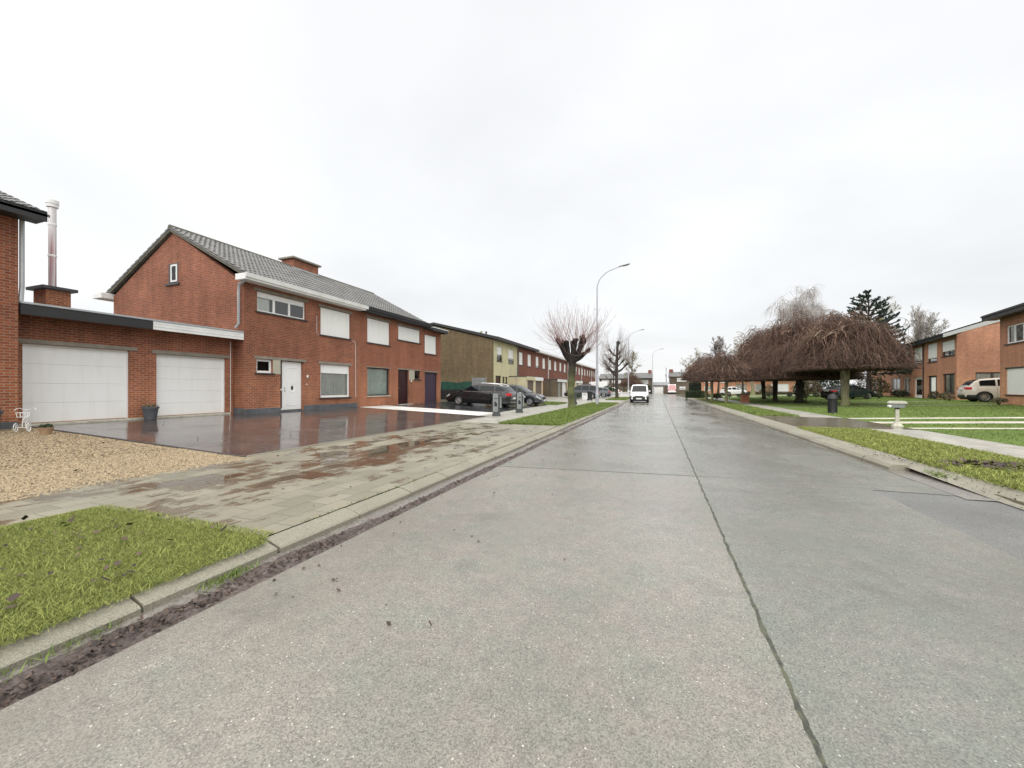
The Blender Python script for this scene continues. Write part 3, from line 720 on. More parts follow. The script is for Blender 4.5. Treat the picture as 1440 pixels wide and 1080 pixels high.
# white front door with oval moulding and a narrow side light
yd0, yd1 = O(12.98), O(13.98); xd = -.12
mb = MB(); mb.box(xd-.05, xd, yd0, yd1, .49, 2.64)
d = mb.build('door', 'white', h1, bevel=.008); d['label'] = 'white front door with carved panel and small oval glass'
mb = MB(); c = (yd0+yd1)/2
def ring(cy, cz, a, b, n=20, top=True, full=True):
    pts = []
    for i in range(n+1):
        t = (2*pi if full else pi)*i/n; pts.append((xd+.004, cy+a*cos(t), cz+(b if top else -b)*sin(t)))
    mb.tube(pts, .011, 5)
ring(c, 1.47, .17, .2); ring(c, 2.3, .28, .07, 12, True, False); ring(c, .75, .28, .07, 12, False, False)
for sx in (-.36, .36): mb.tube([(xd+.003, c+sx, 1.0), (xd+.003, c+sx, 2.12)], .006, 4)
mb.build('moulding', 'white', d)
mb = MB(); V = [(xd+.006, c+.06*cos(t*pi/8), 1.47+.1*sin(t*pi/8)) for t in range(16)]; mb.add(V, [tuple(range(16))]); mb.build('door_glass', 'dark', d)
mb = MB(); mb.tube([(xd, yd0+.09, 1.5), (xd+.05, yd0+.09, 1.5), (xd+.05, yd0+.09, 1.3)], .013, 6); mb.build('handle', 'chrome', d)
mb = MB(); mb.box(xd-.03, xd+.02, O(12.8)+.002, O(12.98)-.01, 1.36, 1.43); mb.build('side_light_frame', 'white', h1); mb = MB(); mb.box(xd-.03, xd+.02, O(12.8)+.002, O(12.98)-.01, .48, .56); mb.build('side_light_frame', 'white', h1)
mb = MB(); mb.box(xd-.04, xd-.02, O(12.8)+.002, O(12.98)-.01, .56, 2.64); mb.build('side_light', 'carglass', h1)
mb = MB(); mb.box(-.2, .1, O(12.8), O(14.0), .34, .47); mb.build('doorstep', 'bluestone', h1, bevel=.01)
mb = MB(); mb.box(-.02, .03, O(14.17), O(14.25), 1.95, 2.07); mb.build('house_number_plate', 'white', h1); mb = MB(); mb.box(0, .02, O(14.13), O(14.2), 1.62, 1.66); mb.build('doorbell', 'white', h1)
for a, b, zt in ((O(11.16)+.0, O(12.8), .62), (O(14.02), O(17.5), .66)):
    mb = MB(); mb.box(0, .035, a, b, .3, zt); mb.build('plinth', 'bluestone', h1, bevel=.01)
mb = MB(); mb.box(-.6, -.0, -.03, -.002, .3, .66); mb.build('plinth', 'bluestone', h1)
mb = MB(); mb.tube([(.012, O(17.0), 4.0), (.012, O(17.25), 3.98), (.012, O(17.36), 3.9), (.012, O(17.38), .98)], .011, 5); mb.build('cable', 'white_dirty', h1); mb = MB(); mb.tube([(.012, O(14.75), 4.95), (.012, O(14.75), 4.1), (.012, O(14.9), 4.02)], .009, 5); mb.build('cable', 'white_dirty', h1)
r1 = tiled_roof(h1, -.14, 6.53, .5, 5.86, -4.33, 8.40)
mb = MB()     # verge boards
for sgn in (1, -1):
    e = .46 if sgn > 0 else -9.1
    mb.prism([(-4.33, 8.36), (e, 5.83), (e, 5.70), (-4.33, 8.22)], 'y', -.12, .0)
mb.build('verge', 'ridge', r1)
fascia(h1, .5, -.3, 6.60, 5.68, 5.93, 'white_dirty', .55)
mb = MB(); mb.box(-9.35, -8.65, -.45, .3, 5.62, 5.88); mb.build('rear_gutter', 'white_dirty', h1, bevel=.02)
downpipe(h1, [(.3, -.12, 5.7), (-.12, -.10, 5.55), (-.16, -.09, 5.3), (-.16, -.09, 4.0), (-.3, -.12, 3.85)], 'zinc', .05)
# small gable window
yg = -.02
mb = MB(); mb.box(-4.62, -3.98, -.003, .05, 5.98, 6.86); gw = mb.build('window', 'slate', h1)
gw['label'] = 'small narrow window high in the gable'
mb = MB()
for a, b, c_, d_ in ((-4.45,-4.38,6.05,6.8),(-4.1,-4.03,6.05,6.8),(-4.38,-4.1,6.05,6.12),(-4.38,-4.1,6.73,6.8)): mb.box(a, b, -.03, -.004, c_, d_)
mb.build('frame', 'white_dirty', gw)
mb = MB(); mb.add([(-4.38,-.012,6.12),(-4.1,-.012,6.12),(-4.1,-.012,6.73),(-4.38,-.012,6.73)], [(0,1,2,3)]); mb.build('pane', 'carglass', gw)
mb = MB(); mb.box(-4.78, -3.86, -.07, .02, 5.91, 5.975); mb.build('sill', 'slate', gw)
# --- house two (black fascia)
h2 = empty('house', (HF, 17.69, 0), 0, 'red brick house with black fascia and dark red front door', 'house', 'brick houses on the left side')
O = lambda a: a-17.69
holes = [(O(18.31),O(20.3),4.06,5.45),(O(21.16),O(23.61),4.54,5.43),(O(18.31),O(20.3),1.02,2.64),(O(21.16),O(22.3),.41,2.64),(O(22.95),O(23.64),2.06,2.64)]
mb = MB(); facade(mb, 0, .002, 6.35, .25, 5.78, holes); mb.box(-8.65, -8.37, .01, 6.35, .3, 5.78); mb.prism([(-8.37,.3),(-.28,.3),(-.28,5.78),(-4.3,8.2),(-8.37,5.78)], 'y', 6.07, 6.35)
mb.build('wall', 'brick_red2', h2)
window(h2, 0, O(18.31), O(20.3), 4.06, 5.45, 'shutter', 'slate', shut=.9, label='upper window with white shutter down and dark shutter slot')
window(h2, 0, O(21.16), O(23.61), 4.54, 5.43, 'shutter', 'slate', label='wide low upper window closed by a white shutter')
window(h2, 0, O(18.31), O(20.3), 1.02, 2.64, 'curtain', 'slate', sill='stone_pale', cm='curtain_green', lintel=True, lz=.06, label='ground-floor window with pale green curtain in a dark frame')
plain_door(h2, 0, O(21.16), O(22.3), .43, 2.64, 'dark_red', panels=2, label='dark red front door standing in shade')
mb = MB(); mb.box(-.1, .02, O(21.05), O(23.7), 2.642, 2.72); mb.build('lintel', 'concrete_trim', h2)
mb = MB(); mb.box(-.05, .012, O(22.32), O(22.945), 2.0, 2.64); mb.build('panel', 'panel_beige', h2)
window(h2, 0, O(22.95), O(23.64), 2.06, 2.64, 'open', 'slate', lintel=False, label='small dark window beside the dark red door')
mb = MB(); mb.box(-.2, .25, O(21.1), O(22.4), .3, .43); mb.build('doorstep', 'stone_pale', h2, bevel=.01)
mb = MB(); mb.lathe([(.0,0),(.05,.01),(.06,.06),(.03,.1),(0,.11)], 10, (.06, O(22.5), 1.86)); mb.build('wall_light', 'white', h2, True)
tiled_roof(h2, 0, 6.45, .5, 5.86, -4.33, 8.40)
fascia(h2, .5, -.08+.02, 6.6, 5.68, 5.95, 'black_wood', .55)
# --- third: narrow unit with purple door
h3 = empty('house', (HF, 24.04, 0), 0, 'narrow brick end unit with purple door and one shuttered window', 'house', 'brick houses on the left side')
O = lambda a: a-24.04
mb = MB(); facade(mb, 0, .003, 2.36, .25, 5.62, [(O(24.2)+.01,O(25.76),3.93,5.25),(O(24.2)+.01,O(25.91),.4,2.6)]); mb.box(-6, -.28, 2.08, 2.36, .25, 5.62); mb.box(-6, -.28, .36, .5, 5.3, 5.62)
mb.build('wall', 'brick_red2', h3)
window(h3, 0, O(24.2)+.01, O(25.76), 3.93, 5.25, 'shutter', 'slate', lintel=False, label='upper window closed by a white shutter')
plain_door(h3, 0, O(24.2)+.01, O(25.91), .4, 2.6, 'purple', label='wide plain purple wooden door', handle=-1)
mb = MB(); mb.box(-.1, .015, O(24.15), O(26.0), 2.602, 2.68); mb.build('lintel', 'concrete_trim', h3)
mb = MB(); mb.box(-6.2, .45, .03, 2.6, 5.63, 5.72); mb.build('roof', 'roof_felt', h3)
mb = MB(); mb.box(.45, .5, .42, 2.62, 5.55, 5.75); mb.box(-6.2, .45, 2.6, 2.64, 5.55, 5.75); f = mb.build('fascia', 'black_wood', h3)
mb = MB(); mb.box(.36, .52, .5, 2.66, 5.755, 5.81); mb.build('roof_trim', 'white_dirty', h3)
# party chimney
ch = empty('chimney', (-19.9, 17.0, 0), 0, 'broad brick chimney with stone cap on the ridge of the left brick houses', 'chimney')
mb = MB(); mb.box(-.45, .45, 0, 1.75, 7.6, 8.82); mb.build('stack', 'brick_red', ch)
mb = MB(); mb.box(-.58, .58, -.14, 1.89, 8.84, 8.95); mb.build('cap', 'concrete_trim', ch, bevel=.02)
mb = MB(); mb.box(-.5, .5, -.04, 1.79, 8.1, 8.35); mb.build('flashing', 'zinc', ch)
tag(ch, None)
# --- garages
gr = empty('garage', (-15.95, 5.26, 0), 0, 'flat-roofed brick double garage with two white sectional doors, between the two brick houses', 'garage')
O = lambda a: a-5.26
mb = MB(); facade(mb, 0, 0, 5.88, .35, 3.48, [(O(5.5),O(7.8),.5,2.66),(O(8.53),O(10.84),.5,2.62)])
mb.build('wall', 'brick_red', gr); mb = MB(); mb.box(-7, -6.7, 0, 5.88, .35, 3.3); mb.build('rear_wall', 'brick_red', gr)
garage_door(gr, 0, O(5.5), O(7.8), .5, 2.66, 'white', 4, 'wide white garage door with three grooves')
garage_door(gr, 0, O(8.53), O(10.84), .5, 2.62, 'white', 5, 'white garage door with four grooves')
for a, b, z in ((O(5.4), O(8.0), 2.662), (O(8.4), O(11.0), 2.622)):
    mb = MB(); mb.box(-.1, .025, a, b, z, z+.12); mb.build('lintel', 'concrete_trim', gr, bevel=.008)
mb = MB(); mb.box(-.3, .12, .02, O(10.95), .30, .485); mb.build('threshold', 'stone_pale', gr, bevel=.01)
mb = MB(); mb.box(-8, .55, .01, 5.86, 3.49, 3.64); rf = mb.build('roof', 'roof_felt', gr)
mb = MB(); mb.box(-8, .62, -.0+.005, 5.865, 3.64, 3.69); mb.build('roof_edge', 'zinc', rf)
mb = MB(); mb.box(.55, .6, .005, O(8.12), 3.36, 3.638); mb.box(.0, .55, .005, O(8.12), 3.44, 3.485); f = mb.build('fascia', 'black_wood', gr); f['label'] = 'black board fascia over the first garage door'
mb = MB()
for k in range(3): mb.box(.55, .6+.006*(k % 2), O(8.12)+.002, 5.866, 3.36+k*.093, 3.36+(k+1)*.093-.006)
mb.box(.0, .55, O(8.12)+.002, 5.866, 3.44, 3.485); f = mb.build('fascia', 'white_dirty', gr); f['label'] = 'white clad fascia over the second garage door'
mb = MB(); mb.tube([(.03, O(11.0), 3.3), (.03, O(11.0), .5)], .012, 5); mb.build('cable', 'white_dirty', gr)
# flue
fl = empty('chimney', (-20, 7.25, 3.69), 0, 'squat brick chimney on the garage roof with a tall red-streaked white flue', 'chimney')
mb = MB(); mb.box(-.4, .4, .04, .66, 0, 1.15); mb.build('stack', 'brick_red', fl)
mb = MB(); mb.box(-.55, .55, -.10, .80, 1.16, 1.27); mb.build('cap', 'slate', fl, bevel=.02)
mb = MB(); mb.lathe([(.10,0),(.10,3.0)], 16, (0,0,0)); p = mb.build('flue_pipe', 'flue', fl, True); p.location = (0, .35, 1.27)
for q_ in (1.1, 2.2):
    mb = MB(); mb.lathe([(.1,q_),(.112,q_+.01),(.112,q_+.07),(.1,q_+.08)], 16, (0,.35,1.27)); mb.build('pipe_collar', 'white_dirty', fl, True)
mb = MB(); mb.lathe([(.11,0),(.15,.02),(.15,.12),(.165,.13),(.165,.26),(.155,.27)], 18, (0,.35,4.1)); mb.build('cowl', 'white_dirty', fl, True)
# --- nearest house, only its corner in view
h0 = empty('house', (HF, -6, 0), 0, 'corner of the nearest red brick house with dark eaves, beyond the gravel drive', 'house')
mb = MB(); facade(mb, 0, 0, 11.24, .3, 5.86, []); mb.prism([(-8.6,.3),(-.28,.3),(-.28,5.8),(-4.3,8.2),(-8.6,5.8)], 'y', 10.96, 11.24); mb.box(-8.6, -8.3, 0, 10.96, .3, 5.8)
mb.build('wall', 'brick_red', h0)
r0 = tiled_roof(h0, -.2, 11.6, .56, 5.95, -4.33, 7.9)
mb = MB(); mb.box(.5, .56, -.2, 11.55, 5.76, 6.02); mb.box(-.0, .5, -.2, 11.55, 5.78, 5.82); mb.box(0, .5, 11.5, 11.55, 5.82, 6.0); mb.build('fascia', 'black_wood', h0)
mb = MB(); mb.prism([(-4.33, 7.87), (.5, 5.97), (.5, 5.84), (-4.33, 7.7)], 'y', 11.45, 11.56); mb.build('verge', 'black_wood', r0)
mb = MB(); mb.box(0, .03, 9.5, 11.24, .3, .60); mb.build('plinth', 'bluestone', h0, bevel=.01)
downpipe(h0, [(-.05, 11.32, 5.8), (-.05, 11.32, 4.1), (-.05, 11.30, 3.7)], 'zinc', .05)

# --- row of terraced houses further down (ten units)
RX = -14.3
def row_unit(i, y0, w):
    odd = i % 2
    first = i == 0
    wallm = 'render_green' if first else 'brick_row'
    h = empty('terraced_house', (RX, y0, 0), 0, None, 'house', 'terraced houses down the left side')
    a1, b1 = (.85, 2.1) if first else (.4, 1.65); a2, b2 = (3.9, 5.4) if first else (3.5, 4.8)
    holes = [(a1,b1,4.05,5.45),(a2,b2,4.05,5.45)]
    dr = None
    gx = 1.9; g0, g1_ = (4.0, w) if not odd else (0, 3.2)
    if first: holes += [(.5,1.9,.35,2.65),(2.3,2.9,2.0,2.6),(3.1,3.7,1.3,2.6)]
    mb = MB(); facade(mb, 0, 0, w-.003, .15, 5.95, holes)
    if first: pass
    mb.build('wall', wallm, h); mb = MB(); mb.box(-9, -8.7, 0, w-.003, .2, 5.9); mb.build('rear_wall', wallm, h)
    if first:
        mb = MB(); mb.prism([(-9,.2),(-.002,.2),(-.002,5.95),(-6.2,7.55),(-9,7.0)], 'y', -.12, -.001); mb.build('side_wall', 'brick_brown', h)
    sh = [.75, 1., .85, 1., .95, 1., .6, 1., .9, .8][i]
    window(h, 0, a1, b1, 4.05, 5.45, 'curtain', 'white' if not first else 'slate', shut=.55 if first else sh, lintel=False)
    window(h, 0, a2, b2, 4.05, 5.45, 'curtain', 'white', shut=.8 if first else 1., lintel=False)
    if first:
        for (ya, yb) in ((a1, b1), (a2, b2)):
            mb = MB()
            for z in (4.12, 4.3, 4.48): mb.box(.0, .05, ya-.03, yb+.03, z, z+.025)
            for q in range(5): yy = ya+(yb-ya)*q/4; mb.box(.02, .04, yy-.01, yy+.01, 4.1, 4.5)
            mb.build('window_railing', 'dark', h)
        plain_door(h, 0, .5, 1.9, .35, 2.65, 'dark_red')
        window(h, 0, 2.3, 2.9, 2.0, 2.6, 'open', 'slate', lintel=False); window(h, 0, 3.1, 3.7, 1.3, 2.6, 'open', 'slate', lintel=False)
    # garage box in front
    boxm = ('render_cream' if i < 2 else ('brick_grey' if i % 4 in (2, 3) else 'render_cream'))
    mb = MB(); z0, z1 = .15, 2.62
    yA, yB = (g0, w-.006) if not odd else (0.0, g1_)
    facade(mb, gx, yA, yB, z0, z1, [(yA+.35, yB-.35, .2, 2.25)])
    if not odd: mb.box(.0, gx-.28, yA, yA+.2, z0, z1)
    else: mb.box(.0, gx-.28, yB-.2, yB, z0, z1)
    ext = mb.build('garage_wall', boxm, h)
    garage_door(h, gx, yA+.35, yB-.35, .2, 2.25, 'white' if i in (3, 5, 8) else ('door_brown' if i in (0, 1, 6) else 'door_grey'), 5)
    mb = MB(); mb.box(-.0+.002, gx+.06, yA-.04, yB-.0, 2.62, 2.70); mb.build('garage_roof', 'roof_felt', h)
    mb = MB(); mb.box(gx+.005, gx+.08, yA+(.0 if odd else .0), yB-.002, 2.30, 2.66)
    mb.build('garage_fascia', 'render_cream' if i == 0 else 'white_dirty', h)
    if i % 2 == 0: downpipe(h, [(gx-1.0, yA-.04, 2.6), (gx-1.0, yA-.04, .2)], 'post_dark' if i else 'panel_beige', .04)
    # roof and eaves
    mb = MB(); mb.prism([(.55,6.05),(.55,6.14),(-6.2,7.80),(-9.3,7.2),(-9.3,7.1),(-6.2,7.7)], 'y', -.25 if first else .0, w-.004); mb.build('roof', 'roof_felt', h)
    mb = MB(); mb.box(.5, .58, -.3 if first else 0.0, w-.004, 5.93, 6.2)
    mb.box(0, .5, 0, w-.004, 5.95, 5.99)
    if first: mb.prism([(.5, 5.93), (.5, 6.2), (-6.2, 7.88), (-9.4, 7.3), (-9.4, 7.1), (-6.2, 7.66)], 'y', -.32, -.25)
    f = mb.build('fascia', 'black_wood' if i < 2 else 'white_dirty', h)
    if i % 2 == 0: downpipe(h, [(.45, w-.25, 5.95), (.06, w-.2, 5.75), (.06, w-.2, 2.7)], 'bluestone' if i == 0 else 'white_dirty', .055)
    return h
ROWLAB = ['pale green rendered end house of the row with window railings', 'brick house joined to the green rendered one, cream garage in front',
 'third house of the left row, dark grey-brown garage box in front', 'fourth house of the left row with white garage door', 'fifth house of the left row, directly behind the first pollarded tree',
 'sixth house of the left row, just past the first pollard', 'seventh house of the left row', 'eighth house of the left row', 'ninth house of the left row, last but one', 'last and farthest house of the left brick row']
y = 34.1
for i in range(10):
    w = 6.85 if i == 0 else 6.4
    h = row_unit(i, y, w); h['label'] = ROWLAB[i]; y += w
ae = empty('roof_vent', (-20.3, 44.5, 7.7), 0, 'pair of small vent pipes on the ridge of the left row', 'vent')
mb = MB(); mb.lathe([(.12,0),(.12,.6),(.2,.62),(.2,.75),(0,.85)], 10); mb.build('vent_pipe', 'stone_pale', ae); mb = MB(); mb.lathe([(.09,0),(.09,.7),(.16,.75),(.05,.95)], 10, (0,1.5,0)); mb.build('vent_pipe', 'dark', ae)

# --- right-hand houses: their street turns away by 11.8 degrees; local x points to the road, local y to the camera
RA = radians(11.8)
def rw(u, D): return (D*cos(RA)+u*sin(RA), u*cos(RA)-D*sin(RA))
def rhouse(u0, D, label):
    x, y = rw(u0, D); return empty('house', (x, y, 0), pi-RA, label, 'house', 'brick houses on the right side')
Q = lambda u, u0: u0-u
GR = .49
def rroof(h, ya, yb, xe=.5, ze=5.95, back=9, mat='black_wood', over=0):
    mb = MB(); mb.prism([(xe, ze+.02), (xe, ze+.1), (-4.2, ze+1.0), (-back, ze+.1), (-back, ze), (-4.2, ze+.9)], 'y', ya, yb); mb.build('roof', 'roof_felt', h)
    mb = MB(); mb.box(xe, xe+.07, ya, yb, ze-.22, ze+.14); mb.box(0, xe, ya, yb, ze-.2, ze-.16); mb.box(xe+.07, xe+.13, ya, yb, ze-.0, ze+.1); return mb.build('fascia', mat, h)
# P: nearest, with white garage shutter and tilt window
hp = rhouse(36.85, 12.6, 'nearest right-hand brick house with white-framed upper window and white roller shutter, at the right edge')
u0 = 36.85
mb = MB(); facade(mb, 0, 0, 9, .35, 5.73, [(.72, 3.2, 1.08, 2.62), (.68, 3.4, 4.1, 5.2)]); mb.box(-10, -.28, 0, .28, .35, 5.73); mb.build('wall', 'brick_orange', hp)
window(hp, 0, .72, 3.2, 1.08, 2.62, 'shutter', 'white', lintel=True, lz=.07, lmat='slate', label='ground-floor opening closed by a white shutter')
window(hp, 0, .68, 3.4, 4.1, 5.2, 'half', 'white', mull=(.3, .64), fw=.09, lintel=False, label='white three-part window with half-open curtain')
rroof(hp, -.45, 9, .55, 5.9)
# Q
hq = rhouse(54.4, 13.6, 'right-hand house with white fascia and a shuttered window over a dark two-part one')
q = lambda u: 54.4-u
mb = MB(); facade(mb, 0, .003, q(46.65), .35, 5.8, [(q(49.74),q(47.05),4.2,5.5),(q(49.5),q(47.09),1.04,2.65),(q(53.2),q(50.95),.55,2.62),(q(53.24),q(50.9),3.9,5.6)])
# side wall looking down the street, with a window (built as a facade turned by 90 degrees)
ms = MB(); facade(ms, 0, .28, 9.5, .35, 5.8, [(1.05, 3.9, 1.2, 2.72)], .25)
ms.prism([(.0, 5.8), (9.5, 5.8), (9.5, 6.5), (4.7, 8.2)], 'x', -.25, 0)
mb.V += [(-b, 7.75+a, c) for a, b, c in ms.V]; n0 = len(mb.V)-len(ms.V); mb.F += [tuple(i+n0 for i in f) for f in ms.F]
mb.build('wall', 'brick_orange', hq)
w = window(hq, 0, 1.05, 3.9, 1.2, 2.72, 'curtain', 'slate', mull=(.33, .66), lintel=False, label='wide side window with pleated net curtain')
# turn the side window round the corner
for o in (w,):
    o.matrix_local = Matrix.Translation((0, 7.75, 0)) @ Matrix(((0, -1, 0, 0), (1, 0, 0, 0), (0, 0, 1, 0), (0, 0, 0, 1)))
window(hq, 0, q(49.74), q(47.05), 4.2, 5.5, 'curtain', 'slate', shut=.68, mull=(.5,), lintel=True, lz=.05, lmat='slate', label='upper window with white shutter lowered above flower boxes')
window(hq, 0, q(49.5), q(47.09), 1.04, 2.65, 'curtain', 'slate', mull=(.5,), lintel=True, lz=.05, lmat='slate', label='dark framed window with narrow white curtains')
window(hq, 0, q(53.24), q(50.9), 3.9, 5.6, 'curtain', 'slate', shut=.8, lintel=False, label='tall upper window with shutter almost down')
plain_door(hq, 0, q(53.2), q(50.95), .52, 2.62, 'slate', label='dark glazed front door')
mb = MB(); curtain(mb, -.10, q(52.6), q(51.5), .7, 2.45, .015, .12); mb.build('door_curtain', 'curtain', hq)
rroof(hq, 0, 7.75, .45, 5.98)
mb = MB(); mb.prism([(.53, 5.98), (.53, 6.1), (-.1, 6.35), (-.1, 6.2)], 'y', 7.76, 17.0); mb.box(.46, .53, 7.76, 17.0, 5.76, 6.12); mb.build('eaves_beam', 'black_wood', hq)
mb = MB(); mb.box(.59, .66, q(47.1), 16.8, 5.7, 5.98); mb.build('fascia', 'white', hq)
downpipe(hq, [(.06, .12, 5.8), (.06, .12, .5)], 'slate', .05)
def rterr(u0, ww, label, wins):
    h = rhouse(u0, 13.6, label); q = lambda u: u0-u
    mb = MB(); facade(mb, 0, .003, ww-.003, .35, 5.8, [(q(b), q(a), z0, z1) for (a, b, z0, z1, k) in wins]); mb.build('wall', 'brick_orange', h); mb = MB(); mb.box(-9, -8.7, 0, ww, .35, 5.8); mb.build('rear_wall', 'brick_orange', h)
    for (a, b, z0, z1, k) in wins:
        if k == 'd':
            plain_door(h, 0, q(b), q(a), z0, z1, 'white'); mb = MB(); mb.box(-.119, -.105, q(b)+.25, q(a)-.25, z0+.3, z1-.25); mb.build('door_glass', 'carglass', h)
        elif k == 's': window(h, 0, q(b), q(a), z0, z1, 'curtain', 'white', shut=.85, lintel=False)
        else: window(h, 0, q(b), q(a), z0, z1, 'curtain', 'white', mull=(.5,), lintel=False, fw=.09)
    rroof(h, 0, ww-.004, .5, 5.98); return h
rterr(61.6, 7.2, 'right-hand house with a white glazed front door, behind the edge of the weeping canopy', [(54.8,57.2,4.0,5.55,'s'),(58.7,61.1,4.4,5.5,'s'),(54.8,57.1,.5,2.6,'d'),(58.6,60.9,1.0,2.6,'c')])
rterr(68.8, 7.2, 'right-hand house with white shutters folded back, right of the dark conifer trunk', [(62.1,65.8,1.1,2.62,'c'),(62.6,65,4.3,5.5,'s'),(66.3,68.4,4.3,5.5,'s')])
rterr(76.4, 7.6, 'right-hand house mostly hidden behind the monkey puzzle tree', [(69.8,72.5,1.0,2.6,'c'),(73,75,.5,2.65,'d'),(70,72.4,4.3,5.5,'s')])

# --- far bungalow and houses at the end of the street
bg = empty('bungalow', (13.2, 86, 0), -pi/2, 'orange brick bungalow with white garage doors, seen under the weeping trees', 'house')
bg.rotation_euler.z = -pi/2   # local +x faces the camera
mb = MB(); facade(mb, 0, 0, 12.5, 0, 3.0, [(.8,2.6,.1,2.2),(4,5.2,.9,2.2),(6.6,9.4,.1,2.3),(10.2,11.8,.9,2.2)]); mb.box(-8, -.28, 0, .28, 0, 3.0); mb.box(-8, -.28, 12.2, 12.5, 0, 3.0); mb.build('wall', 'brick_orange', bg)
garage_door(bg, 0, .8, 2.6, .1, 2.2, 'door_grey', 4); garage_door(bg, 0, 6.6, 9.4, .1, 2.3, 'white_dirty', 5)
window(bg, 0, 4, 5.2, .9, 2.2, 'curtain', lintel=False); window(bg, 0, 10.2, 11.8, .9, 2.2, 'shutter', lintel=False)
mb = MB(); mb.prism([(.5,3.0),(.5,3.15),(-4,5.2),(-8.5,3.15),(-8.5,3.0)], 'y', -.3, 12.8); mb.build('roof', 'tile', bg)
def far_house(x, y, w, label, wm, ez=4.4, rz=6.0, wins=(), dep=8, chim=None):
    h = empty('house', (x, y, 0), -pi/2, label, 'house', 'houses across the end of the street')
    mb = MB(); facade(mb, 0, 0, w, 0, ez, [(a, b, c, d) for a, b, c, d, k in wins]); mb.box(-dep, -.28, 0, .28, 0, ez); mb.box(-dep, -.28, w-.28, w, 0, ez); mb.build('wall', wm, h)
    for a, b, c, d, k in wins: window(h, 0, a, b, c, d, 'curtain', 'white', shut={'s': .9, 'c': 0, 'h': .5}[k], lintel=False, fw=.1)
    mb = MB(); mb.prism([(.4,ez),(.4,ez+.15),(-dep/2,rz),(-dep-.4,ez+.15),(-dep-.4,ez)], 'y', -.2, w+.2); r = mb.build('roof', 'tile', h)
    if chim is not None:
        mb = MB(); mb.box(-dep/2-.4, -dep/2+.4, chim, chim+.9, rz-.8, rz+.7); mb.build('chimney', 'brick_row', r)
    return h
# local y runs to world +x after a -90 degree turn: (lx, ly) -> (ly, -lx)
far_house(-14.6, 107.5, 6.2, 'far house at the end of the street, left of the second pollard, brown roof', 'brick_grey', 3.9, 5.4, [(.6,2.6,2.7,3.7,'h'),(3.2,5.6,2.7,3.7,'s'),(.8,2.8,.8,2.1,'c')])
far_house(-8.3, 108.5, 6.9, 'far house behind the umbrella-shaped tree, chimney at its right end', 'brick_grey', 4.0, 5.6, [(1,3,2.6,3.6,'c'),(4,6,2.6,3.6,'c')], chim=5.9)
far_house(2.9, 108, 6.6, 'far two-storey house with a white window, right of the chevron van', 'brick_grey', 4.3, 5.7, [(1.6,3.9,3.1,4.1,'s'),(4.8,6.2,3.3,4.1,'c'),(2.2,3.6,1.1,1.9,'h')], chim=-.1)
far_house(9.8, 109, 8.5, 'far house with pink brick front, partly hidden by the low kerbside trees', 'brick_orange', 4.2, 5.7, [(1,3,2.8,3.9,'s'),(4.6,6.6,2.8,3.9,'c'),(1,3,.8,2,'c')])
fg = empty('garage', (-1.3, 107, 0), -pi/2, 'low grey flat-roofed garage between the two far houses', 'garage')
mb = MB(); facade(mb, 0, 0, 4.1, 0, 2.2, [(.3,2.6,0,1.9),(3.0,3.8,0,1.9)]); mb.box(-6, -.28, 0, .28, 0, 2.2); mb.build('wall', 'brick_grey', fg)
garage_door(fg, 0, .3, 2.6, 0, 1.9, 'white_dirty', 3); garage_door(fg, 0, 3., 3.8, 0, 1.9, 'door_brown', 3)
mb = MB(); mb.box(-6, .1, 0, 4.1, 2.2, 3.0); mb.build('fascia', 'zinc', fg)

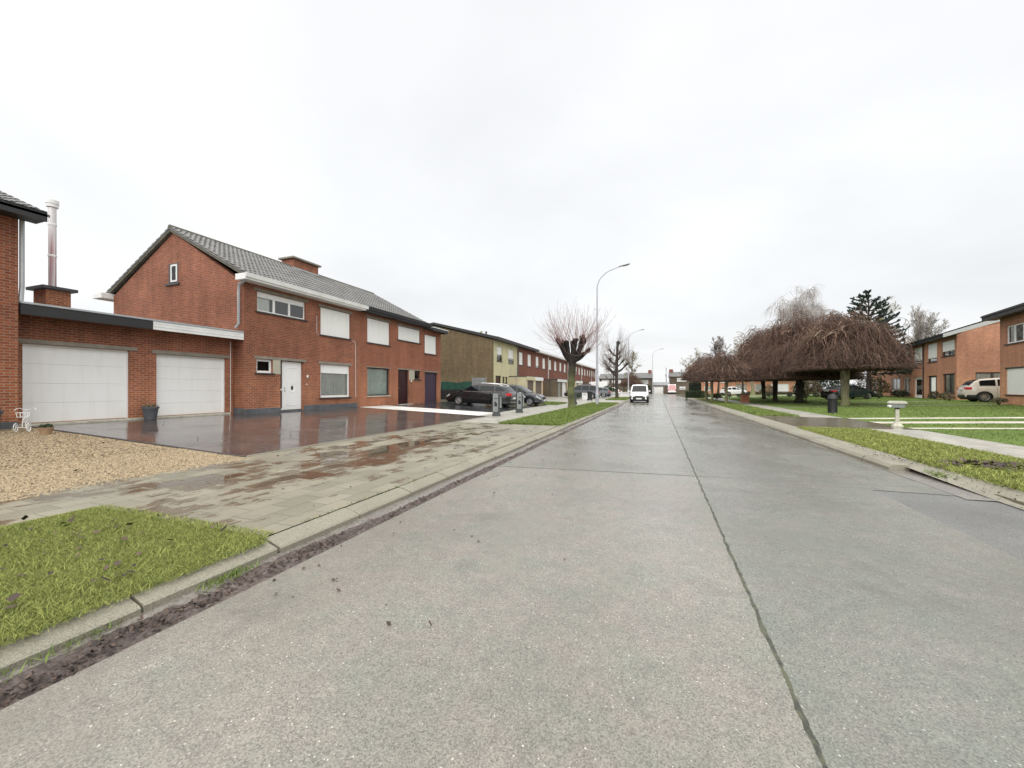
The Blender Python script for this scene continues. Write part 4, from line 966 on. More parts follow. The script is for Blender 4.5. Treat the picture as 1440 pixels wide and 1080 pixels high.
# ------------------------------------------------------------------ cars (local: x forward, y left, z up)
def lerp(a, b, t): return a+(b-a)*t
def curve(pts, x):
    for (x0, z0), (x1, z1) in zip(pts, pts[1:]):
        if x <= x1: t = max(0, min(1, (x-x0)/(x1-x0))) if x1 > x0 else 0; return lerp(z0, z1, t)
    return pts[-1][1]
def smooth(pts, x, r=.09): return (curve(pts, x-r)+2*curve(pts, x)+curve(pts, x+r))/4
WHEEL = {}
def wheel(par, x, y, r, side, style='alloy', w=.2):
    key = (round(r, 3), style)
    if key not in WHEEL:
        mb = MB(); mb.lathe([(r*.66, -w/2), (r*.9, -w/2), (r*.985, -w*.38), (r, -w*.2), (r, w*.2), (r*.985, w*.38), (r*.9, w/2), (r*.66, w/2)], 28, axis='y', caps=False); t = mb.build('tyre', 'tyre', None, True)
        mb = MB()
        mb.lathe([(r*.60, w*.1), (r*.64, w*.42), (r*.68, w*.45), (r*.68, w*.2)], 28, axis='y', caps=False)
        if style == 'alloy':
            for k in range(10):
                a = 2*pi*k/10; c, s = cos(a), sin(a); b = .022
                P = [(-b*s, b*c), (b*s, -b*c)]
                V = []
                for rr, dy, bb in ((.04, w*.40, 1.3), (r*.64, w*.36, 1.)):
                    for q in (1, -1): V += [(rr*c-q*b*bb*s, dy, rr*s+q*b*bb*c), (rr*c-q*b*bb*s, dy-.03, rr*s+q*b*bb*c)]
                mb.add(V, [(0,2,6,4),(1,5,7,3),(0,4,5,1),(2,3,7,6)])
            mb.lathe([(.0, w*.44), (.055, w*.43), (.06, w*.3)], 12, axis='y')
        else: mb.lathe([(.0, w*.40), (.06, w*.42), (r*.3, w*.34), (r*.55, w*.4), (r*.62, w*.36)], 24, axis='y')
        ri = mb.build('rim', 'rim' if style == 'alloy' else 'zinc', None, True)
        mb = MB(); mb.lathe([(0, .0), (r*.64, .0), (r*.64, w*.05), (0, w*.05)], 20, axis='y'); hb = mb.build('brake_disc', 'dark', None)
        WHEEL[key] = [o.data for o in (t, ri, hb)]
        for o in (t, ri, hb): bpy.data.objects.remove(o)
    t, ri, hb = WHEEL[key]
    W = empty('wheel', (x, y, r)); W.parent = par; W.rotation_euler = (0, 0, 0 if side > 0 else pi)
    for n, me in (('tyre', t), ('rim', ri), ('hub', hb)):
        o = bpy.data.objects.new(n, me); COL.objects.link(o); o.parent = W
        if n != 'hub': o.modifiers.new('split', 'EDGE_SPLIT').split_angle = radians(40)
    return W
STY = {
 # belt = top of lower body, roof = top outline; cab = (rear base x, rear roof x, front roof x, windscreen base x)
 'estate': dict(L=4.75, W=1.82, wb=2.72, r=.33, belt=[(-2.37,.82),(-2.3,1.0),(-1.0,.98),(.95,.93),(1.25,.92),(2.0,.80),(2.28,.68),(2.37,.52)],
     roof=[(-2.28,.95),(-2.12,1.10),(-1.85,1.38),(-1.4,1.46),(-.3,1.49),(.25,1.46),(.45,1.40),(1.25,.94)], side=[(-1.98,-1.32),(-1.22,-.2),(-.12,.98)], tilt=.78),
 'hatch': dict(L=4.1, W=1.75, wb=2.5, r=.31, belt=[(-2.05,.8),(-1.98,.98),(-1.0,.97),(.75,.93),(1.0,.92),(1.7,.82),(1.95,.68),(2.05,.5)],
     roof=[(-1.95,.95),(-1.72,1.25),(-1.45,1.42),(-.5,1.50),(.05,1.46),(.2,1.40),(1.0,.93)], side=[(-1.35,-.75),(-.65,.05),(.12,.78)], tilt=.75),
 'sedan': dict(L=4.5, W=1.78, wb=2.65, r=.32, belt=[(-2.25,.78),(-2.2,.98),(-1.6,1.0),(-1.0,.96),(.8,.91),(1.1,.9),(1.9,.78),(2.15,.64),(2.25,.5)],
     roof=[(-1.75,1.0),(-1.2,1.27),(-.8,1.39),(-.2,1.43),(.2,1.38),(1.1,.91)], side=[(-1.2,-.42),(-.32,.85)], tilt=.74),
 'suv': dict(L=4.45, W=1.84, wb=2.65, r=.36, belt=[(-2.22,.9),(-2.15,1.08),(-1.0,1.08),(.9,1.03),(1.15,1.02),(1.95,.92),(2.15,.76),(2.22,.58)],
     roof=[(-2.1,1.05),(-1.8,1.42),(-1.5,1.58),(-.5,1.66),(.25,1.62),(.42,1.54),(1.15,1.03)], side=[(-1.6,-.85),(-.75,.0),(.08,.85)], tilt=.78),
 'mpv': dict(L=4.5, W=1.84, wb=2.75, r=.33, belt=[(-2.25,.9),(-2.2,1.02),(-1.0,1.02),(1.0,1.0),(1.3,.98),(1.95,.84),(2.18,.70),(2.25,.55)],
     roof=[(-2.2,1.0),(-2.05,1.4),(-1.9,1.66),(-1.0,1.74),(.2,1.72),(.55,1.6),(1.35,.98)], side=[(-1.95,-1.1),(-1.0,-.1),(0,.95)], tilt=.84),
 'van': dict(L=4.2, W=1.8, wb=2.7, r=.31, belt=[(-2.1,.9),(-2.08,1.08),(-1.0,1.08),(1.15,1.06),(1.4,1.04),(1.9,.90),(2.05,.76),(2.1,.6)],
     roof=[(-2.08,1.08),(-2.04,1.5),(-1.95,1.76),(-1.0,1.82),(.3,1.81),(.62,1.72),(1.4,1.05)], side=[(.05,.95)], tilt=.88),
}
def car(name, label, cat, x, y, heading, style, mat, group=None, rails=None, bumper='dark', detail=True):
    p = STY[style]; L, W, wb, r = p['L'], p['W'], p['wb'], p['r']; hw = W/2
    root = empty(name, (x, y, g1(x, y)+.004), heading, label, cat, group)
    # follow the slope of the ground
    dx = .8; s = (g1(x+cos(heading)*dx, y+sin(heading)*dx)-g1(x-cos(heading)*dx, y-sin(heading)*dx))/(2*dx)
    root.rotation_euler = (0, -math.atan(s), heading)
    xs = sorted(set([round(v, 3) for v in np.linspace(-L/2+.0, L/2, 105)])); xw = (wb/2-.06, -wb/2-.06)
    def half(xx):
        d = max(0, abs(xx)-(L/2-.62)); return hw*(1-.24*(d/.62)**2.4)
    def low(xx):
        z = .24+.12*max(0, (abs(xx)-(L/2-.5))/.5)**2
        for c in xw:
            R = r+.065
            if abs(xx-c) < R: z = max(z, r*.92+sqrt(R*R-(xx-c)**2))
        return z
    rel = [(0, 0), (.12, .985), (.4, 1.), (.68, .985), (.9, .955), (1., .90)]
    V = []; F = []
    for xx in xs:
        zb = smooth(p['belt'], xx); lo = min(low(xx), zb-.1); h = half(xx); row = []
        zz = [lo, lerp(lo, zb, .15), lerp(lo, zb, .45), lerp(lo, zb, .7), zb-.07, zb-.015, zb+.008, zb+.02]
        def wy(z): t = (z-.24)/(zb-.24); return h*(.965+.035*sin(pi*min(1, max(0, t))**.8)) - h*.03*max(0, t-.6)
        yy = [wy(lo)-.0, wy(zz[1]), wy(zz[2]), wy(zz[3])-.0, wy(zz[4])-.012, h*.93, h*.84, h*.4]
        row = [(xx, a, b) for a, b in zip(yy, zz)]
        row = [(xx, yy[0]-.06, lo)]+row
        full = row+[(xx, 0, zb+.026)]+[(a, -b, c) for a, b, c in row[::-1]]
        V += full
    n = len(full)
    for i in range(len(xs)-1):
        for j in range(n-1): F.append((i*n+j, (i+1)*n+j, (i+1)*n+j+1, i*n+j+1))
    F.append(tuple(range(n))[::-1][::-1]); F.append(tuple((len(xs)-1)*n+j for j in range(n))[::-1])
    # cabin
    ro = p['roof']; zr = max(z for _, z in ro); tilt = p['tilt']
    def cy(xx, z):
        zb = smooth(p['belt'], xx); w0 = half(xx)*.93; return w0*lerp(1, tilt, max(0, (z-zb)/(zr-zb))**1.15)
    cs = np.linspace(ro[0][0], ro[-1][0], 60); n0 = len(V)
    for xx in cs:
        zb = smooth(p['belt'], xx); zt = max(zb+.005, smooth(ro, xx, .07)); row = []
        for t in (0, .33, .66, .9): z = lerp(zb-.01, zt, t); row.append((xx, cy(xx, z), z))
        e = cy(xx, zt); row += [(xx, e*.95, lerp(zb, zt, .98)), (xx, e*.86, zt+.005), (xx, e*.45, zt+.022)]
        full2 = row+[(xx, 0, zt+.028)]+[(a, -b, c) for a, b, c in row[::-1]]; V += full2
    m = len(full2)
    for i in range(len(cs)-1):
        for j in range(m-1): F.append((n0+i*m+j, n0+(i+1)*m+j, n0+(i+1)*m+j+1, n0+i*m+j+1))
    b = pydata('body', V, F, mat, root, True); b.modifiers.new('split', 'EDGE_SPLIT').split_angle = radians(50)
    # underbody
    mb = MB(); mb.box(-L/2+.12, L/2-.12, -hw+.24, hw-.24, .17, .62); mb.build('underbody', 'dark', root)
    # bumpers: wrap strips slightly proud of the body ends
    for sgn, nm in ((1, 'front_bumper'), (-1, 'rear_bumper')):
        mb = MB(); VV = []; ang = 14; z0, z1 = ((.26, .64) if style == 'van' else (.26, .5)) if bumper == 'dark' else (.26, .36)
        prof = [(z0, .0), (z0+.04, .035), (z1-.04, .04), (z1, .01)]
        st = np.linspace(-1, 1, ang+1)
        for t in st:
            yy = t*half(L/2)*1.0; xx = sgn*(L/2+.0-.05*t*t)
            for z, d in prof: VV.append((xx+sgn*d, yy, z))
        # returns along the sides
        k = len(prof); FF = [(i*k+j, i*k+j+1, (i+1)*k+j+1, (i+1)*k+j) for i in range(ang) for j in range(k-1)]
        mb.add(VV, FF)
        for sy in (1, -1):
            V2 = []
            ss = np.linspace(0, 1, 8)
            for t in ss:
                xx = sgn*(L/2-.05-.42*t); yy = sy*(half(abs(xx))*.985+.012)
                if t == 0: yy = sy*half(L/2)
                for z, d in prof: V2.append((xx+(sgn*d if t == 0 else 0), yy+sy*d*.35*(0 if t == 0 else 1), z))
            mb.add(V2, [(i*k+j, i*k+j+1, (i+1)*k+j+1, (i+1)*k+j) for i in range(7) for j in range(k-1)])
        mb.build(nm, bumper if bumper != 'dark' else 'dark', root, True)
    # glass
    def patch(nm, matn, fun, nu, nv, par=root):
        V = [fun(i/nu, j/nv) for i in range(nu+1) for j in range(nv+1)]
        F = [(i*(nv+1)+j, (i+1)*(nv+1)+j, (i+1)*(nv+1)+j+1, i*(nv+1)+j+1) for i in range(nu) for j in range(nv)]
        return pydata(nm, V, F, matn, par, True)
    xr0, xr1 = ro[0][0], ro[-1][0]
    for sy in (1, -1):
        for a, bb in p['side']:
            def fn(u, v, a=a, bb=bb, sy=sy):
                xx = lerp(a, bb, u); zb = smooth(p['belt'], xx)+.045; zt = max(zb+.012, min(zr-.10, smooth(ro, xx, .07)-.085)); z = lerp(zb, zt, v); return (xx, sy*(cy(xx, z)+.007), z)
            patch('side_window', 'carglass', fn, 14, 4)
    fr = ro[-2][0] if ro[-2][1] < zr-.05 else ro[-2][0]
    def ws(u, v):
        xx = lerp(ro[-1][0]-.03, ro[-2][0]+.04, v); zt = smooth(ro, xx, .07); e = cy(xx, zt)*.86; y_ = lerp(-e, e, u); return (xx+.004, y_, zt+.033-.02*abs(2*u-1)**2)
    patch('windscreen', 'carglass', ws, 8, 6)
    def rs(u, v):
        i = 1 if style in ('sedan',) else 1
        xx = lerp(ro[0][0]+.03+(.04 if style != 'sedan' else 0), ro[2][0]-.05, v); zt = smooth(ro, xx, .07); e = cy(xx, zt)*.84; return (xx-.004, lerp(-e, e, u), zt+.034-.02*abs(2*u-1)**2)
    if style != 'van': patch('rear_window', 'carglass', rs, 8, 5)
    # lights
    for sy in (1, -1):
        def hl(u, v, sy=sy):
            t = lerp(0, 1, u); xx = L/2-.02-.42*t if t > .35 else L/2+.006-.02*t
            if t <= .35: yy = lerp(half(L/2)*.62, half(L/2)*.99, t/.35); xx = L/2+.01-.02*(t/.35)
            else: xx = lerp(L/2-.01, L/2-.4, (t-.35)/.65); yy = half(xx)*.975+.012
            zc = min(smooth(p['belt'], min(xx, L/2-.06))-.05, .80); z = lerp(zc-.15+.05*t, zc-.01, v); return (xx, sy*yy, z)
        patch('headlight', 'lampglass', hl, 12, 3)
        def tl(u, v, sy=sy):
            t = u
            if t <= .4: yy = lerp(half(L/2)*.66, half(L/2)*.99, t/.4); xx = -L/2-.012+.02*(t/.4)
            else: xx = lerp(-L/2+.01, -L/2+.26, (t-.4)/.6); yy = half(xx)*.975+.014
            z1 = p['belt'][1][1]-.05; z0 = z1-(.16 if style not in ('van', 'mpv') else .3); return (xx, sy*yy, lerp(z0, z1, v))
        patch('tail_light', 'taillight', tl, 12, 3)
        if detail:
            mb = MB(); xm = ro[-1][0]-.28; ym = sy*(cy(xm, 1.0)+.0); zb = smooth(p['belt'], xm)
            mb.tube([(xm, ym, zb+.04), (xm, ym+sy*.1, zb+.07)], .02, 5)
            mb.lathe([(.0,-.0),(.05,.01),(.06,.06),(.05,.13),(0,.15)], 10, (xm, ym+sy*.17-.075, zb+.1), 'y'); mb.build('mirror', mat, root, True)
            for xa in [w_[0]+.1 for w_ in p['side'][-2:]]:
                mb = MB(); zz = smooth(p['belt'], xa)-.1; mb.box(xa, xa+.16, min(sy*(half(xa)*.985), sy*(half(xa)*.985+.03)), max(sy*(half(xa)*.985), sy*(half(xa)*.985+.03)), zz-.012, zz+.012)
                mb.build('door_handle', mat, root)
    # grille and plates
    mb = MB(); zc = .60 if style in ('suv', 'van', 'mpv') else .56
    for k in range(4): mb.box(L/2-.01, L/2+.022, -.36, .36, zc-.07+k*.045, zc-.045+k*.045)
    mb.box(L/2-.02, L/2+.008, -.4, .4, zc-.09, zc+.1); mb.build('grille', 'dark', root)
    mb = MB(); mb.box(L/2+.03, L/2+.052, -.26, .26, .36, .47); mb.build('number_plate', 'plate', root, bevel=.004)
    mb = MB(); zp = .36 if bumper != 'dark' else .62; mb.box(-L/2-.05, -L/2-.005, -.26, .26, zp+.2, zp+.31); mb.build('number_plate', 'plate', root, bevel=.004)
    if rails:
        for sy in (1, -1):
            mb = MB(); pts = []
            for t in np.linspace(0, 1, 9):
                xx = lerp(-1.75, .15, t) if style != 'van' else lerp(-1.7, .2, t); z = smooth(ro, xx, .1)+.075-.06*(abs(2*t-1)**8); pts.append((xx, sy*(cy(xx, zr)*.92), z))
            mb.tube(pts, .018, 6); mb.build('roof_rail', rails, root, True)
        for sy in (1, -1):
            mb = MB()
            pts = [(lerp(p['side'][0][0]-.03, p['side'][-1][1], t), 0, 0) for t in np.linspace(0, 1, 12)]
            pts = [(a, sy*(cy(a, smooth(p['belt'], a)+.03)+.012), smooth(p['belt'], a)+.03) for a, _, _ in pts]; mb.tube(pts, .02, 4); mb.build('window_trim', rails, root)
    # door seams
    for sy in (1, -1):
        for xx in ([p['side'][0][1]+.05, p['side'][-1][1]-.0] if len(p['side']) > 1 else [p['side'][0][0], p['side'][0][1]])+([p['side'][1][1]+.04] if len(p['side']) > 2 else []):
            pts = []; mb = MB()
            for z in np.linspace(.30, smooth(p['belt'], xx)-.03, 6):
                zb = smooth(p['belt'], xx); t = (z-.24)/(zb-.24); h = half(xx); pts.append((xx, sy*(h*(.965+.035*sin(pi*min(1, max(0, t))**.8))-h*.03*max(0, t-.6)+.001), z))
            mb.tube(pts, .005, 4, False); mb.build('door_seam', 'dark', root)
    for cx in xw:
        for sy in (1, -1): wheel(root, cx, sy*(hw-.125), r, sy, 'steel' if style == 'van' else 'alloy')
    return root
car('estate_car', 'black estate car with chrome roof rails, parked nose to the purple door house', 'car', -11.4, 25.0, pi, 'estate', 'p_black', rails='chrome', bumper='p_black')
car('hatchback_car', 'dark grey hatchback facing the street, just behind the black estate', 'car', -10.2, 29.3, 0, 'hatch', 'p_dark', bumper='p_dark')
car('people_carrier', 'tall dark people carrier parked beyond the first pollarded tree, beside the white letterbox wall', 'car', -9.3, 52.0, pi, 'mpv', 'p_dark')
car('parked_car', 'grey estate car parked beyond the first lamp post, its red rear light showing', 'car', -8.9, 60.3, pi, 'estate', 'p_grey')
car('small_van', 'small white van with black bumper, facing the camera at the left kerb', 'van', -1.75, 43.4, -pi/2, 'van', 'p_white')
car('parked_car', 'white car parked behind the second pollarded tree, left of the white van', 'car', -8.2, 72, pi, 'hatch', 'p_white')
car('parked_car', 'white car parked near the orange bungalow, under the low kerbside trees', 'car', 12.6, 79.5, .35, 'hatch', 'p_white')
car('parked_car', 'very dark green saloon partly hidden by the mossy trunk of the biggest weeping tree', 'car', 17.1, 46.8, .45, 'sedan', 'p_green')
x, y = rw(41.0, 14.4)
car('parked_car', 'champagne coloured off-roader with red rear lights, nose into the gap between right-hand houses', 'car', x, y, -RA, 'suv', 'p_champ')
# white high-roofed delivery van on the left drive far down
def boxvan(x, y, hd, label, chevron=False):
    root = empty('delivery_van', (x, y, g1(x, y)), hd, label, 'van')
    mb = MB(); mb.prism([(-2.6,.45),(-2.6,2.35),(-2.5,2.5),(1.1,2.5),(1.5,2.3),(2.15,1.35),(2.75,1.1),(2.8,.45)], 'y', -.98, .98); mb.build('body', 'p_white' if not chevron else 'p_white', root, bevel=.06)
    mb = MB(); mb.box(-2.5, 2.7, -.9, .9, .25, .47); mb.box(-2.72, -2.55, -.95, .95, .35, .5); mb.build('bumper', 'dark', root)
    for sy in (1, -1):
        mb = MB(); mb.add([(1.35, sy*.99, 2.15), (1.3, sy*.99, 1.4), (2.05, sy*.99, 1.4), (1.62, sy*.99, 2.1)], [(0,1,2,3) if sy < 0 else (3,2,1,0)]); mb.build('side_window', 'carglass', root)
        mb = MB(); mb.box(-2.62, -2.59, min(sy*.8, sy*.95), max(sy*.8, sy*.95), .9, 1.3); mb.build('tail_light', 'taillight', root)
        for cx in (1.75, -1.6): wheel(root, cx, sy*.87, .34, sy, 'steel')
    mb = MB(); mb.add([(1.56, -.85, 2.28), (1.56, .85, 2.28), (2.17, .85, 1.4), (2.17, -.85, 1.4)], [(0,1,2,3)]); o = mb.build('windscreen', 'carglass', root)
    mb = MB(); mb.box(-2.615, -2.602, -.26, .26, .62, .73); mb.build('number_plate', 'plate', root)
    if chevron:
        mb = MB(); sq = .24
        for i in range(7):
            for j in range(6):
                if (i+j) % 2 == 0: y0 = -.84+i*sq; z0 = .98+j*sq; mb.box(-2.612, -2.602, y0, y0+sq, z0, z0+sq)
        mb.build('red_checker', 'red_reflect', root)
    return root
M['red_reflect'] = flat('red_reflective_film', (.62,.05,.07), .35, .05, 3.)
boxvan(-11.8, 80, pi, 'white high-roofed delivery van on a drive, above the grey estate')
v = boxvan(3.2, 104.9, pi/2, 'white van with red and white checkered back doors at the end of the street', True); v.scale = (.9, .9, .95)

# ------------------------------------------------------------------ lamps
def lamp(x, y, label, H=11.35, rz=0.):
    root = empty('street_lamp', (x, y, g1(x, y)), rz, label, 'street lamp', 'street lamps along the left kerb')
    mb = MB(); hs = H-1.75
    mb.lathe([(.14,0),(.14,.9),(.115,.98),(.105,1.2),(.075,hs*.6),(.058,hs)], 12); mb.build('pole', 'galv', root, True)
    pts = []
    for t in np.linspace(0, 1, 14):
        a = t*radians(72); R = 1.75; pts.append((R*(1-cos(a))*1.0, 0, hs+R*sin(a)*.86))
    e = pts[-1]; pts.append((e[0]+.62, 0, e[2]+.17))
    mb = MB(); mb.tube(pts, [.055]+[.05-.015*i/14 for i in range(14)], 8); mb.build('arm', 'galv', root, True)
    ex, _, ez = pts[-1]
    mb = MB(); V = []; prof = [(0,.03,.03),(.08,.07,.06),(.35,.11,.07),(.7,.13,.075),(.85,.10,.06),(.92,.03,.02)]
    for d, w, h in prof: V += [(ex-.12+d, w*cos(2*pi*j/10), ez+.02+d*.16+h*sin(2*pi*j/10)) for j in range(10)]
    mb.add(V, [(i*10+j, i*10+(j+1) % 10, (i+1)*10+(j+1) % 10, (i+1)*10+j) for i in range(5) for j in range(10)]+[tuple(range(10)), tuple(range(50, 60))]); mb.build('lamp_head', 'zinc', root, True)
    mb = MB(); V = []
    for d, w, h in ((.35,.08,.045),(.6,.1,.06),(.82,.07,.04)): V += [(ex-.12+d, w*cos(2*pi*j/10), ez-.03+d*.16+h*sin(2*pi*j/10)) for j in range(10)]
    mb.add(V, [(i*10+j, i*10+(j+1) % 10, (i+1)*10+(j+1) % 10, (i+1)*10+j) for i in range(2) for j in range(10)]+[tuple(range(10)), tuple(range(20, 30))]); mb.build('lamp_glass', 'post_grey', root, True)
    mb = MB(); mb.box(-.07, .07, -.145, -.12, .4, .8); mb.build('service_hatch', 'zinc', root)
    return root
lamp(-4.70, 33.3, 'nearest and tallest-looking street lamp, rising beside the first pollarded tree')
lamp(-4.72, 71.0, 'middle street lamp, behind the second pollarded tree')
lamp(-1.2, 106.3, 'farthest street lamp, alone against the sky at the end of the street')

# ------------------------------------------------------------------ trees
def tubes_arrays(P, R, k=3):
    P = np.asarray(P, float); N, K, _ = P.shape
    T = np.gradient(P, axis=1); T /= np.linalg.norm(T, axis=2, keepdims=True)+1e-9
    ref = np.where(np.abs(T[:, :1, 2:3]) > .85, np.array([1., 0, 0]), np.array([0, 0, 1.]))
    ref = np.broadcast_to(ref, T.shape)
    U = np.cross(T, ref); U /= np.linalg.norm(U, axis=2, keepdims=True)+1e-9; W = np.cross(T, U)
    a = np.arange(k)*2*pi/k
    V = P[:, :, None]+R[:, :, None, None]*(U[:, :, None]*np.cos(a)[None, None, :, None]+W[:, :, None]*np.sin(a)[None, None, :, None])
    V = V.reshape(-1, 3)
    b = (np.arange(N)*K*k)[:, None, None]; i = (np.arange(K-1)*k)[None, :, None]; j = np.arange(k)[None, None]; j2 = (j+1) % k
    F = np.stack([b+i+j, b+i+j2, b+i+k+j2, b+i+k+j], -1).reshape(-1, 4)
    return V, F
def merge(parts):
    V = []; F = []; n = 0; R = []
    for v, f, r in parts: V.append(v); F.append(f+n); n += len(v); R.append(r)
    return np.concatenate(V), np.concatenate(F), np.concatenate(R)
def tube_group(specs):
    out = []
    for P, R, k, bias in specs:
        V, F = tubes_arrays(P, R, k); n = P.shape[0]; K = P.shape[1]
        r = np.clip(rng.normal(.4+bias, .22, n), 0, 1).repeat(K*k); out.append((V, F, r))
    return merge(out)
def unit(v): return v/(np.linalg.norm(v, axis=-1, keepdims=True)+1e-9)
def grow(par, n_per, tmin, length, spread, K=7, up=.0, wob=.12, taper=.35, par_r=None, rr=.55, droop=0., tpow=1.):
    """children from parents par (N,K,3): returns (P, R)"""
    N, Kp, _ = par.shape; n = N*n_per; idx = np.repeat(np.arange(N), n_per)
    t = tmin+(1-tmin)*rng.uniform(0, 1, n)**tpow; f = t*(Kp-1); i0 = np.minimum(f.astype(int), Kp-2); fr = (f-i0)[:, None]
    A = par[idx, i0]; B = par[idx, i0+1]; start = A*(1-fr)+B*fr; tan_ = unit(B-A)
    d = unit(tan_+rng.normal(0, spread, (n, 3))+np.array([0, 0, up]))
    plen = np.linalg.norm(np.diff(par, axis=1), axis=2).sum(1)[idx]
    L = (length*plen if length < 1.5 else np.full(n, length))*rng.uniform(.6, 1.15, n)*(1-.35*t)
    P = np.empty((n, K, 3)); P[:, 0] = start; st = (L/(K-1))[:, None]
    for q in range(1, K):
        d = unit(d+rng.normal(0, wob, (n, 3))+np.array([0, 0, up*.15-droop*q/K])); P[:, q] = P[:, q-1]+d*st
    r0 = (par_r[idx, i0]*(1-fr[:, 0])+par_r[idx, i0+1]*fr[:, 0])*rr
    R = r0[:, None]*np.linspace(1, taper, K)[None]
    return P, R
def mk(name, arr, mat, par, smooth_=True):
    V, F, r = arr; me = fastmesh(name, V, F, r); return link(name, me, mat, par, smooth_)
def trunk_path(h, r0, r1, lean=.05, K=9, seed=0):
    rs = np.random.default_rng(seed); z = np.linspace(0, h, K); P = np.stack([np.cumsum(rs.normal(0, lean, K))*.5, np.cumsum(rs.normal(0, lean, K))*.5, z], -1)
    P[:, :2] -= P[0, :2]; R = r0+(r1-r0)*(z/h)**.8; R[0] *= 1.35; R[1] *= 1.02
    return P[None], R[None]
def bare_tree(name, x, y, label, h, r0, crown_h, spread_r, twig='twig_grey', barkm='bark_dark', seed=1, levels=(9, 6, 6, 5), droop=0., up=.25, group=None, cat='tree', minr=.012, sp=.5, last=.6):
    global rng
    rng = np.random.default_rng(seed)
    root = empty(name, (x, y, g1(x, y)-.03), rng.uniform(0, 6), label, cat, group)
    tp, tr = trunk_path(h*.9, r0, r0*.12, .10, 11, seed)
    l1, r1 = grow(tp, levels[0], 1-crown_h, spread_r, sp+.25, 8, up, .12, .3, tr, .55, droop*.3)
    l2, r2 = grow(l1, levels[1], .25, .5, sp, 7, up*.6, .14, .35, r1, .6, droop*.6)
    parts = [(l2, np.maximum(r2, minr), 4, -.1)]
    l3, r3 = grow(l2, levels[2], .2, .55, sp, 6, up*.4, .16, .5, r2, .6, droop); parts.append((l3, np.maximum(r3, minr*.8), 3, .05))
    if len(levels) > 3:
        l4, r4 = grow(l3, levels[3], .2, last, sp, 5, up*.2, .16, .6, r3, .6, droop*1.6); parts.append((l4, np.maximum(r4, minr*.6), 3, .15))
    mk('trunk', tube_group([(tp, tr, 9, 0), (l1, np.maximum(r1, minr), 6, 0)]), barkm, root)
    mk('crown', tube_group(parts), twig, root)
    return root
def pollard(x, y, label, knobs, trunk_h, r0, shoots, shoot_l, twig, seed, barkm='bark_moss', r_sh=.011, along=False, updir=.9, flare=.7):
    global rng
    rng = np.random.default_rng(seed)
    root = empty('pollarded_tree', (x, y, g1(x, y)-.03), 0, label, 'tree', 'pollarded trees on the left verge')
    mb = MB()
    # gnarled trunk, lumpy
    n = 15; pts = []; rad = []
    for i in range(n):
        t = i/(n-1); pts.append((.05*sin(t*5+seed), .04*sin(t*4), trunk_h*t)); rad.append(r0*(1.22 if i == 0 else 1.0+.10*sin(i*2.1))*(1+(.0 if t < .55 else (t-.55)*flare)))
    mb.tube(pts, rad, 12)
    starts = []
    for kx, ky, kz, kr in knobs:
        b = Vector((kx*.15, ky*.15, trunk_h*.88)) if not along else Vector((0, 0, min(trunk_h*.93, kz-.75*abs(kx)-.1))); e = Vector((kx, ky, kz)); m1 = b.lerp(e, .35)+Vector((kx*.1, ky*.1, -.12)); m2 = b.lerp(e, .7)+Vector((random.uniform(-.06, .06), random.uniform(-.06, .06), -.05))
        mb.tube([b, m1, m2, e], [kr*1.15, kr*.8, kr*.65, kr*1.1], 8)
        for q in range(4):
            o = Vector((random.gauss(0, 1), random.gauss(0, 1), random.gauss(.3, .8))).normalized()*kr*1.0
            mb.tube([e-o*.4, e+o*.5, e+o*1.3], [kr*.95, kr*.9, kr*.3], 6)
        starts.append((kx, ky, kz, kr))
    t = mb.build('trunk', barkm, root, True)
    tx = bpy.data.textures.new('lumps', 'CLOUDS'); tx.noise_scale = .18
    sb = t.modifiers.new('sub', 'SUBSURF'); sb.levels = sb.render_levels = 1; dm = t.modifiers.new('lumps', 'DISPLACE'); dm.texture = tx; dm.strength = r0*.35; dm.mid_level = .5
    N = shoots; idx = rng.integers(0, len(starts), N); S = np.array(starts)[idx]
    d0 = unit(np.stack([S[:, 0], S[:, 1], np.zeros(N)], -1)+1e-6); out = rng.uniform(.0, 1., N)
    d = unit(d0*(.1+1.05*out)[:, None]+rng.normal(0, .5, (N, 3))+np.array([0, 0, updir*.75]))
    P = np.empty((N, 8, 3)); P[:, 0] = S[:, :3]+rng.normal(0, .6, (N, 3))*S[:, 3:4]; L = shoot_l*rng.uniform(.55, 1.1, N)*(1.08-.25*out)
    for q in range(1, 8):
        d = unit(d+rng.normal(0, .05, (N, 3))+np.array([0, 0, .13])); P[:, q] = P[:, q-1]+d*(L/7)[:, None]
    R = np.linspace(r_sh, r_sh*.45, 8)[None].repeat(N, 0)*rng.uniform(.6, 1.25, N)[:, None]
    side, sr = grow(P, 1, .3, .35, .3, 5, .25, .06, .6, R, .7)
    mk('crown', tube_group([(P, R, 3, 0), (side, np.maximum(sr, .005), 3, .15)]), twig, root)
    return root
pollard(-5.59, 27.3, 'big pollarded tree with mossy green trunk and a broom of reddish shoots',
        [(-.98,-.1,4.75,.15),(-.62,.35,4.62,.17),(-.3,-.3,4.55,.18),(.0,.3,4.5,.18),(.3,-.35,4.6,.18),(.75,.15,4.85,.19),(.95,-.2,4.65,.14),(1.2,-.2,3.95,.14),(.85,-.45,3.7,.13),(-.6,-.5,4.35,.15),(.1,.6,4.4,.15),(-.75,.1,4.25,.14),(.55,.45,4.45,.16)],
        3.75, .245, 290, 2.6, 'twig_pink', 3, r_sh=.0085)
